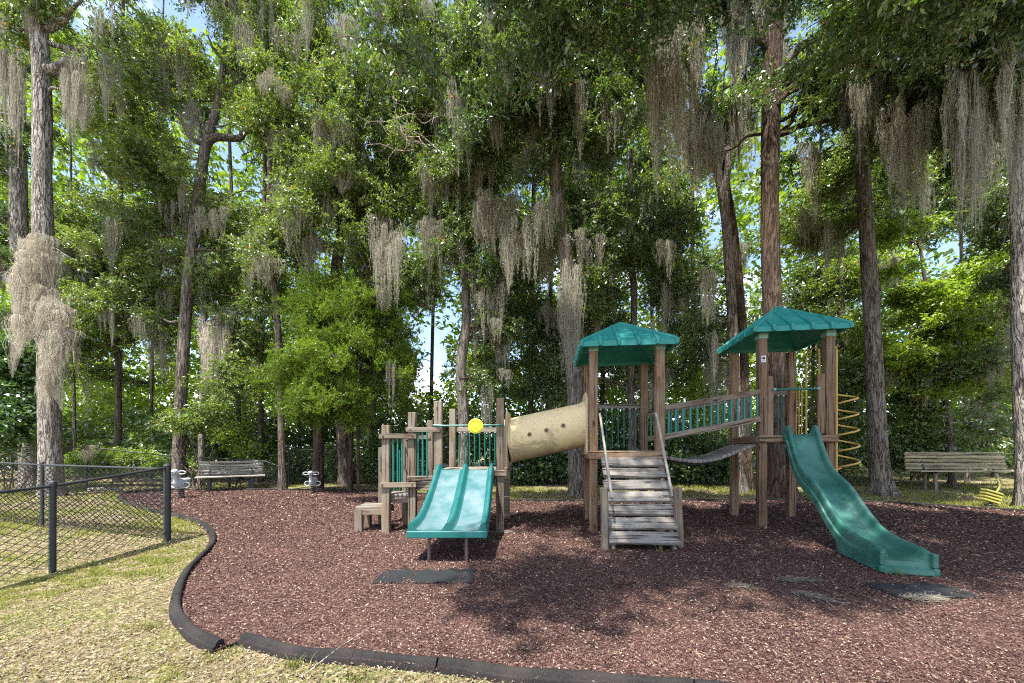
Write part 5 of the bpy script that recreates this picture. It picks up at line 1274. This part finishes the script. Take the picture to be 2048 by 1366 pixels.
moss_bundle('shaggy cream moss bundled round the leftmost trunk at mid height', [(95, 478, 60), (82, 530, 95), (78, 600, 115), (72, 680, 70)], 10.75, 'moss_sunlit', 1, 44)
moss_bundle('second shaggy cream moss bundle hanging lower on the right of the leftmost trunk', [(108, 590, 50), (128, 640, 75), (122, 700, 60), (108, 790, 34)], 10.55, 'moss_sunlit', 2, 34)
moss_thing('broad grey moss hank at the top left corner on the forked trunk', 25, 40, 330, 60, 12.6, 420, wid=.02)
moss_thing('brown moss hank drooping from the short bough right of the leftmost trunk', 150, 108, 275, 60, 10.8, 420, 'moss', wid=.02)
moss_thing('rounded moss tuft dangling right of the leftmost trunk, below its short bough', 165, 190, 262, 24, 10.8, 160)
moss_thing('narrow dark moss hank hanging left of the high fork of the leaning oak', 376, 190, 318, 24, 12.6, 220)
moss_thing('pinkish sunlit moss beside the slim pale oak above the bench', 432, 640, 790, 55, 13.0, 420, 'moss_sunlit', rows=2)
moss_thing('long double moss curtain hanging above the cedar', 772, 455, 610, 58, 11.4, 420, rows=2)
moss_thing('thin moss hank hanging left of the sky gap above the play steps', 855, 440, 560, 34, 11.6, 200)
moss_thing('wide brown moss curtain in the middle of the picture', 985, 385, 520, 80, 11.2, 420, rows=2)
moss_thing('slender moss streamer left of the crawl-tube oak', 1020, 440, 585, 22, 11.0, 150)
moss_thing('moss hank beside the bright sky slit left of the crawl-tube oak', 1092, 400, 500, 36, 10.6, 240)
moss_thing('long moss sleeve clinging to the trunk behind the crawl tube', 1140, 530, 760, 46, 10.6, 520, rows=3, fuzz=4)
moss_thing('tall pale moss curtain left of the thickest trunk, the longest at the top', 1348, 60, 400, 96, 8.4, 760, 'moss', rows=2, wid=.014)
moss_thing('pale moss streamers just left of the tall pale curtain', 1318, 150, 330, 44, 8.4, 260, 'moss')
moss_thing('dark moss hank between the tall pale curtain and the thickest trunk', 1470, 40, 200, 40, 9.6, 300)
moss_thing('dark broad moss mass above the bridge, left of the forked trunk', 1400, 235, 395, 84, 10.4, 480, rows=2)
moss_thing('moss tassel floating alone in the pale gap left of the forked trunk', 1416, 540, 655, 34, 11.2, 260, taper=.2)
moss_thing('slim moss hank right of the thickest trunk, hanging from its bough', 1712, 130, 268, 40, 8.8, 260)
moss_thing('big ragged moss curtain right of the straight grey trunk', 1805, 205, 430, 90, 8.6, 800, rows=2, wid=.015)
moss_thing('largest tapering moss hank at the upper right, ending in a point', 1932, 140, 472, 92, 7.8, 1000, rows=3, wid=.014, taper=1.0, fuzz=4)
moss_thing('huge moss drape covering the upper part of the right edge trunk', 2030, -40, 470, 100, 7.9, 1100, rows=3, wid=.015, fuzz=4)
moss_thing('moss hank at the top centre right of the dead twigs', 1068, 5, 95, 26, 9.6, 160)
moss_thing('small moss wisp hanging over the rail of the far fence at the left', 176, 893, 928, 20, 12.8, 120, 'moss_sunlit')
moss_thing('long grey moss hank high above the cedar, left of the dead twigs', 645, 330, 455, 42, 12.4, 280)
moss_thing('brown moss hank at the top left of the dead twigs', 697, 30, 130, 30, 11.4, 200)

# dead bare twigs
def dead_twigs():
    o = thing('dead_branch', 'pale leafless branch with fine twigs in the upper middle of the canopy', 'dead branch', tuple(at(835, 320, 10.8)))
    r_ = random.Random(3); D = 10.8
    main = [((915, 345), (790, 240)), ((845, 285), (730, 245)), ((790, 240), (780, 130)), ((830, 300), (735, 290)), ((790, 240), (900, 230)), ((800, 250), (860, 300))]
    for j, (a, b) in enumerate(main):
        limb(o, at(*a, D), at(*b, D - .3), .018, .007, M['twig'], 50 + j, nseg=5, name='twig')
        for k in range(7):
            f = r_.uniform(.2, 1); p = (a[0] + (b[0] - a[0]) * f, a[1] + (b[1] - a[1]) * f); q = (p[0] + r_.uniform(-60, 60), p[1] + r_.uniform(-45, 45))
            limb(o, at(*p, D - .2), at(*q, D - .2 + r_.uniform(-.5, .5)), .009, .004, M['twig'], 80 + j * 9 + k, nseg=4, name='twig')
dead_twigs()

# ---- trees deeper in the wood
deep = [(-40, 16), (150, 16.5), (235, 15.5), (300, 18), (480, 17), (520, 15.8), (600, 19), (745, 17), (860, 20), (1010, 17.5), (1060, 15.8), (1095, 19), (1200, 17), (1310, 16.5), (1390, 18.5), (1620, 16.5), (1680, 15.6), (1830, 17), (1935, 15.8), (1990, 18), (2110, 16)]
DEEP_L = ['slender oak in the wood whose boughs come in at the left edge', 'thin oak in the wood just right of the moss-wrapped trunk', 'thin oak in the wood above the vine-covered fence', 'far thin oak just left of the leaning forked oak',
 'far oak in the wood above the yellow-green bush', 'thin oak in the wood above the right half of the grey bench', 'far oak in the wood just left of the bright cedar', 'thin oak in the wood behind the darker cedar',
 'far oak standing in the sky gap right of the cedars', 'far oak in the wood above the left end of the crawl tube', 'thin oak in the wood above the middle of the crawl tube', 'far oak close to the mossy trunk behind the crawl tube',
 'thin oak seen past the left posts of the first roofed tower', 'thin oak rising behind the right edge of the first green roof', 'far oak in the wood above the middle of the bridge', 'thin oak right of the thickest trunk, above the second green roof',
 'thin oak between the second green roof and the straight grey trunk', 'thin oak in the wood above the left end of the right bench', 'thin oak in the wood above the middle of the right bench', 'far oak just left of the trunk at the right edge', 'slender oak whose boughs come in at the right edge']
for i, (px, D) in enumerate(deep):
    r_ = random.Random(200 + i); w = r_.uniform(.14, .34) * F_PX / D; lean = r_.uniform(-40, 40)
    bl = []
    for y in range(-60, 800, 125):
        bl.append((px + lean * (850 - y) / 850 + r_.uniform(-60, 60), y + r_.uniform(-40, 40), r_.uniform(60, 100), r_.uniform(45, 75), D, 1.3))
    lm = r_.choice(['leaf_oak', 'leaf_oak', 'leaf_lime', 'leaf_dark'])
    tree('oak_tree', DEEP_L[i], [(px, 0), (px + lean * .2, 700), (px + lean * .45, 450), (px + lean * .7, 220), (px + lean, 0), (px + lean, -160)], D, [w * 1.2, w, w * .85, w * .7, w * .55, w * .35], r_.choice(['bark_dark', 'bark_mid']), lm,
         bl, 270, moss=9, limbs=2, seed=300 + i, group='oaks deeper in the wood', nseg=12, gaps=.9, moss_len=(1, 3), sc=1.55, div=9)

# ---- low growth
def shrub(name, label, blobs, n, lm, ln=.10, per=40, R=.32, seed=1, aspect=.5, cat='shrub', group=None, kind=None, zmax=99, stems=5):
    rng = np.random.default_rng(seed); C = blob_points(blobs, n, rng); C = C[(C[:, 2] > -.05) & (C[:, 2] < zmax)]; C = C[gap_mask(C, .8)]
    c0 = C.mean(0); V, F, a, t = leaves(C, R * rng.uniform(.7, 1.25, len(C)), per, ln, aspect, rng, tone=np.clip(rng.normal(.5, .25, len(C)), 0, 1))
    if kind == 'stuff':
        return tag(np_mesh(name, V, F, M[lm], var=a, var2=t), label, cat, kind='stuff')
    o = thing(name, label, cat, (c0[0], c0[1], 0), group); np_mesh('foliage', V, F, M[lm], o, var=a, var2=t)
    for k in range(stems):
        c = C[rng.integers(0, len(C))]; limb(o, (c0[0] + rng.normal(0, .15), c0[1], -.05), c, .018, .006, M['bark_dark'], seed * 13 + k, nseg=5, name='stem')
    return o
shrub('bush', 'glowing yellow-green bush behind the left end of the grey bench', [(468, 868, 32, 26, 13.6, .5), (500, 900, 22, 20, 13.6, .4)], 110, 'leaf_lime', seed=41)
shrub('bush', 'leafy green bush at the left edge beside the leftmost trunk', [(30, 840, 50, 60, 11.5, .8), (20, 740, 50, 70, 11.8, .8)], 330, 'leaf_ivy', ln=.13, seed=42)
shrub('bush', 'low grey-green branch cluster at the foot of the leaning oak', [(375, 845, 62, 24, 12.3, .6), (420, 820, 35, 20, 12.3, .5)], 130, 'leaf_oak', seed=43)
shrub('hedge', 'bright vines piled behind the sagging chain-link fence', [(230, 915, 90, 16, 13.9, .5), (330, 925, 80, 14, 13.9, .5), (180, 930, 60, 14, 13.9, .4)], 360, 'leaf_lime', ln=.11, seed=44, stems=2, cat='hedge')
shrub('hedge', 'dense dark ivy hedge behind the towers and the bridge', [(1090, 930, 75, 34, 14.5, .7), (1240, 930, 90, 36, 14.5, .7), (1380, 928, 90, 38, 14.5, .7), (1450, 920, 40, 40, 14.5, .6), (1040, 940, 30, 26, 14.4, .5)], 1300, 'leaf_ivy', ln=.13, per=34, seed=45, stems=3, cat='hedge', aspect=.6)
shrub('bush', 'bright upright bush glowing through the bridge railing', [(1400, 790, 50, 60, 14.2, .6), (1350, 760, 30, 50, 14.6, .5)], 170, 'leaf_lime', seed=46)
shrub('bush', 'dark bush in the gap between the second tower and the grey trunk', [(1690, 880, 45, 70, 14, .6), (1700, 780, 40, 60, 14, .6)], 230, 'leaf_dark', ln=.13, seed=47)
shrub('bush', 'dark leafy bush behind the right bench', [(1850, 900, 90, 50, 14, .8), (1960, 880, 60, 60, 14, .7), (1830, 820, 60, 50, 14, .7)], 480, 'leaf_dark', ln=.13, seed=48)
shrub('bush', 'dark tangled bush behind the right spring rider', [(600, 930, 60, 40, 15.2, .6), (690, 925, 60, 45, 15.2, .6), (760, 910, 60, 50, 14.6, .6)], 420, 'leaf_dark', ln=.12, seed=49)
shrub('undergrowth', 'tangled dark undergrowth filling the wood floor', [(x, 880 + 20 * math.sin(x), 110, 60, 18 + 2 * math.sin(x * 1.7), 1.6) for x in range(-60, 2160, 110)], 2600, 'leaf_dark', ln=.20, per=30, R=.6, seed=50, cat='undergrowth', kind='stuff')
shrub('undergrowth', 'sunlit young growth between the deeper trunks', [(x, 780 + 60 * math.sin(x * .7), 100, 80, 20.5 + 1.5 * math.sin(x * 1.1), 1.5) for x in range(-60, 2160, 120)], 1500, 'leaf_lime', ln=.26, per=26, R=.8, seed=51, cat='undergrowth', kind='stuff')  # lighter leaf colour stands in for sun reaching this growth
# the far wood: one mass
def far_wood():
    rng = np.random.default_rng(77); n = 9000; D = rng.uniform(24, 32, n); px = rng.uniform(-200, 2250, n); py = 905 - 1065 * rng.random(n) ** 1.15
    C = np.stack([(px - 1024) * D / F_PX, D, CAM_H - (py - HOR) * D / F_PX], 1); C = C[(C[:, 2] > 0) & (C[:, 2] < 30)]; C = C[gap_mask(C, 1.05)]
    dn = noise2(C[:, 0], C[:, 2], .55, 5); C = C[(dn > .2) | (C[:, 2] < 7)]
    V, F, a, t = leaves(C, 1.5 * rng.uniform(.7, 1.2, len(C)), 26, .46, .5, rng, tone=np.clip(noise2(C[:, 0], C[:, 2], .6, 8) + .1, 0, 1))
    tag(np_mesh('far_wood', V, F, M['leaf_lime'], var=a, var2=t), 'far-off sunlit wood closing the view between the trunks', 'woodland', kind='stuff')  # brighter yellow-green leaves paint the sunlight into this mass
far_wood()

# ---------------------------------------------------------------- small ground things
def tuft(label, x, y, n, h, seed, name='grass_tuft', m='grass', spread=.04):
    rng = np.random.default_rng(seed); yaw = rng.uniform(0, 6.28, n); ln = h * rng.uniform(.5, 1.1, n); s = np.linspace(0, 1, 4)
    B = np.stack([x + rng.normal(0, spread, n), y + rng.normal(0, spread * .6, n), np.full(n, -.02)], 1); dv = np.stack([np.cos(yaw), np.sin(yaw)], 1); lean = rng.uniform(.2, .9, n)
    P = np.zeros((n, 4, 3)); P[:, :, :2] = B[:, None, :2] + dv[:, None, :] * (lean * ln)[:, None, None] * (s ** 2)[None, :, None]; P[:, :, 2] = B[:, None, 2] + ln[:, None] * s * (1 - .25 * s)
    w = .0035 * (1 - s * .9); sd = np.stack([-np.sin(yaw), np.cos(yaw), 0 * yaw], 1)
    V = np.stack([P - sd[:, None, :] * w[None, :, None], P + sd[:, None, :] * w[None, :, None]], 2).reshape(-1, 3)
    k = (np.arange(n)[:, None] * 8 + np.arange(3)[None, :] * 2).ravel(); F = np.stack([k, k + 1, k + 3, k + 2], 1)
    return tag(np_mesh(name, V, F, M[m], var=np.repeat(rng.random(n), 8), var2=np.repeat(rng.random(n) * .6, 8)), label, 'grass tuft', 'grass tufts')
tuft('green grass tuft at the foot of the ramp, left corner', 1.42, 4.98, 14, .16, 1)
tuft('two-bladed grass tuft growing up in front of the lowest ramp planks', 2.0, 4.96, 8, .26, 2)
tuft('short grass tuft against the left corner of the wave slide exit', 4.27, 4.02, 26, .15, 3)
tuft('grass tuft against the front border just right of its blunt left end', -1.42, 2.38, 40, .08, 4, spread=.035)
tuft('grass tuft at the front border left of the first joint', -.95, 2.26, 26, .11, 5, spread=.05)
tuft('single grass tuft at the outer side of the left border where it bulges', -2.86, 2.9, 20, .09, 6)
tuft('weed tuft beside the right post of the double slide tower', -.40, 5.6, 22, .12, 7, spread=.07)
tuft('pale strappy plant under the grey bench', -9.9, 12.2, 16, .42, 8, spread=.10)
def debris(label, x, y, n, l, seed, rot):
    rng = np.random.default_rng(seed); A = np.array([[x, y, .02]]); a = rng.normal(rot, .45, n); u = rng.uniform(-.5, .5, n) * l
    B = np.stack([x + u * math.cos(rot) + rng.normal(0, .03, n), y + u * math.sin(rot) + rng.normal(0, .03, n), rng.uniform(.012, .035, n)], 1)
    ll = rng.uniform(.05, .16, n); d = np.stack([np.cos(a), np.sin(a), rng.normal(0, .1, n)], 1); sd = np.stack([-np.sin(a), np.cos(a), 0 * a], 1) * .003
    mid = B + d * (ll * .5)[:, None] + sd * rng.normal(0, 6, n)[:, None]; T = B + d * ll[:, None]
    V = np.stack([B - sd, B + sd, mid + sd, mid - sd, T + sd * .5, T - sd * .5], 1).reshape(-1, 3); k = np.arange(n)[:, None] * 6
    F = np.concatenate([k + [0, 1, 2, 3], k + [3, 2, 4, 5]])
    return tag(np_mesh('fallen_moss', V, F, M['moss'], var=np.repeat(rng.random(n), 6), var2=np.repeat(rng.random(n), 6)), label, 'fallen moss', 'scraps of moss on the mulch')
g = ground(1590, 1163); debris('longest grey strip of fallen moss on the mulch left of the wave slide exit', g.x, g.y, 80, .42, 1, .05)
g = ground(1625, 1195); debris('crooked scrap of fallen moss below the longest strip', g.x, g.y, 55, .28, 2, -1.1)
g = ground(1835, 1200); debris('pale heap of fallen moss at the edge of the mat by the wave slide', g.x, g.y, 170, .26, 3, .0)
g = ground(1470, 1175); debris('small faint moss scrap on the mulch between the ramp and the wave slide', g.x, g.y, 26, .3, 4, -.3)
g = ground(1000, 1066); debris('grey moss scrap at the foot of the post beside the double slide', g.x, g.y, 90, .3, 5, .1)
def stick(name, label, pts, r, cat, m='twig'):
    b = MB(); b.tube(spline(pts, 16), [r * (1 - .5 * i / 16) for i in range(17)], 6); o = b.build(name, M[m], None, True); return tag(o, label, cat)
stick('twig', 'thin pale twig leaning over the front border', [(-1.32, 2.02, .0), (-1.16, 2.28, .10), (-1.05, 2.46, .14), (-.98, 2.60, .15)], .004, 'twig')
stick('fallen_log', 'short pale log on the grass behind the fence at the left', [(-14.0, 12.1, .05), (-13.5, 12.2, .07), (-13.0, 12.2, .05)], .07, 'log', 'bark_grey')
def toy():
    o = thing('spring_toy', 'small yellow ridged spring toy by the border below the right bench', 'spring toy', (11.75, 9.35, 0))
    b = MB(); b.tube([(11.75 + .07 * math.cos(t), 9.35 + .07 * math.sin(t), .0 + .13 * t / 19) for t in np.linspace(0, 19, 70)], .013, 7); b.build('spring', M['black'], o, True)
    for k in range(4):
        z = .12 + k * .075; b = MB(); x0 = 11.56 + .02 * k
        vs = [(x0, 9.28, z + .07), (x0 + .36, 9.24, z - .04), (x0 + .38, 9.40, z - .04), (x0 + .02, 9.44, z + .07), (x0 + .01, 9.28, z + .115), (x0 + .36, 9.25, z + .005), (x0 + .37, 9.39, z + .005), (x0 + .02, 9.43, z + .115)]
        b.add(vs, [(0, 3, 2, 1), (4, 5, 6, 7), (0, 1, 5, 4), (1, 2, 6, 5), (2, 3, 7, 6), (3, 0, 4, 7)]); q = b.build('side_panel', M['toy'], o); bv = q.modifiers.new('b', 'BEVEL'); bv.width = .012; bv.segments = 2
    b = MB(); b.tube(spline([(11.90, 9.33, .36), (11.97, 9.32, .52), (11.93, 9.33, .70)], 8), .020, 8); b.build('handle_post', M['toy'], o, True)
    o.location = (11.70, 8.98, -.03)
M['toy'] = plastic('faded yellow toy plastic', (.33, .30, .03), (.30, .29, .10), .5, .8)
toy()
tot = 0
for me in bpy.data.meshes: tot += len(me.loops) - 2 * len(me.polygons)
print('TRIANGLES', tot, 'OBJECTS', len(bpy.data.objects))
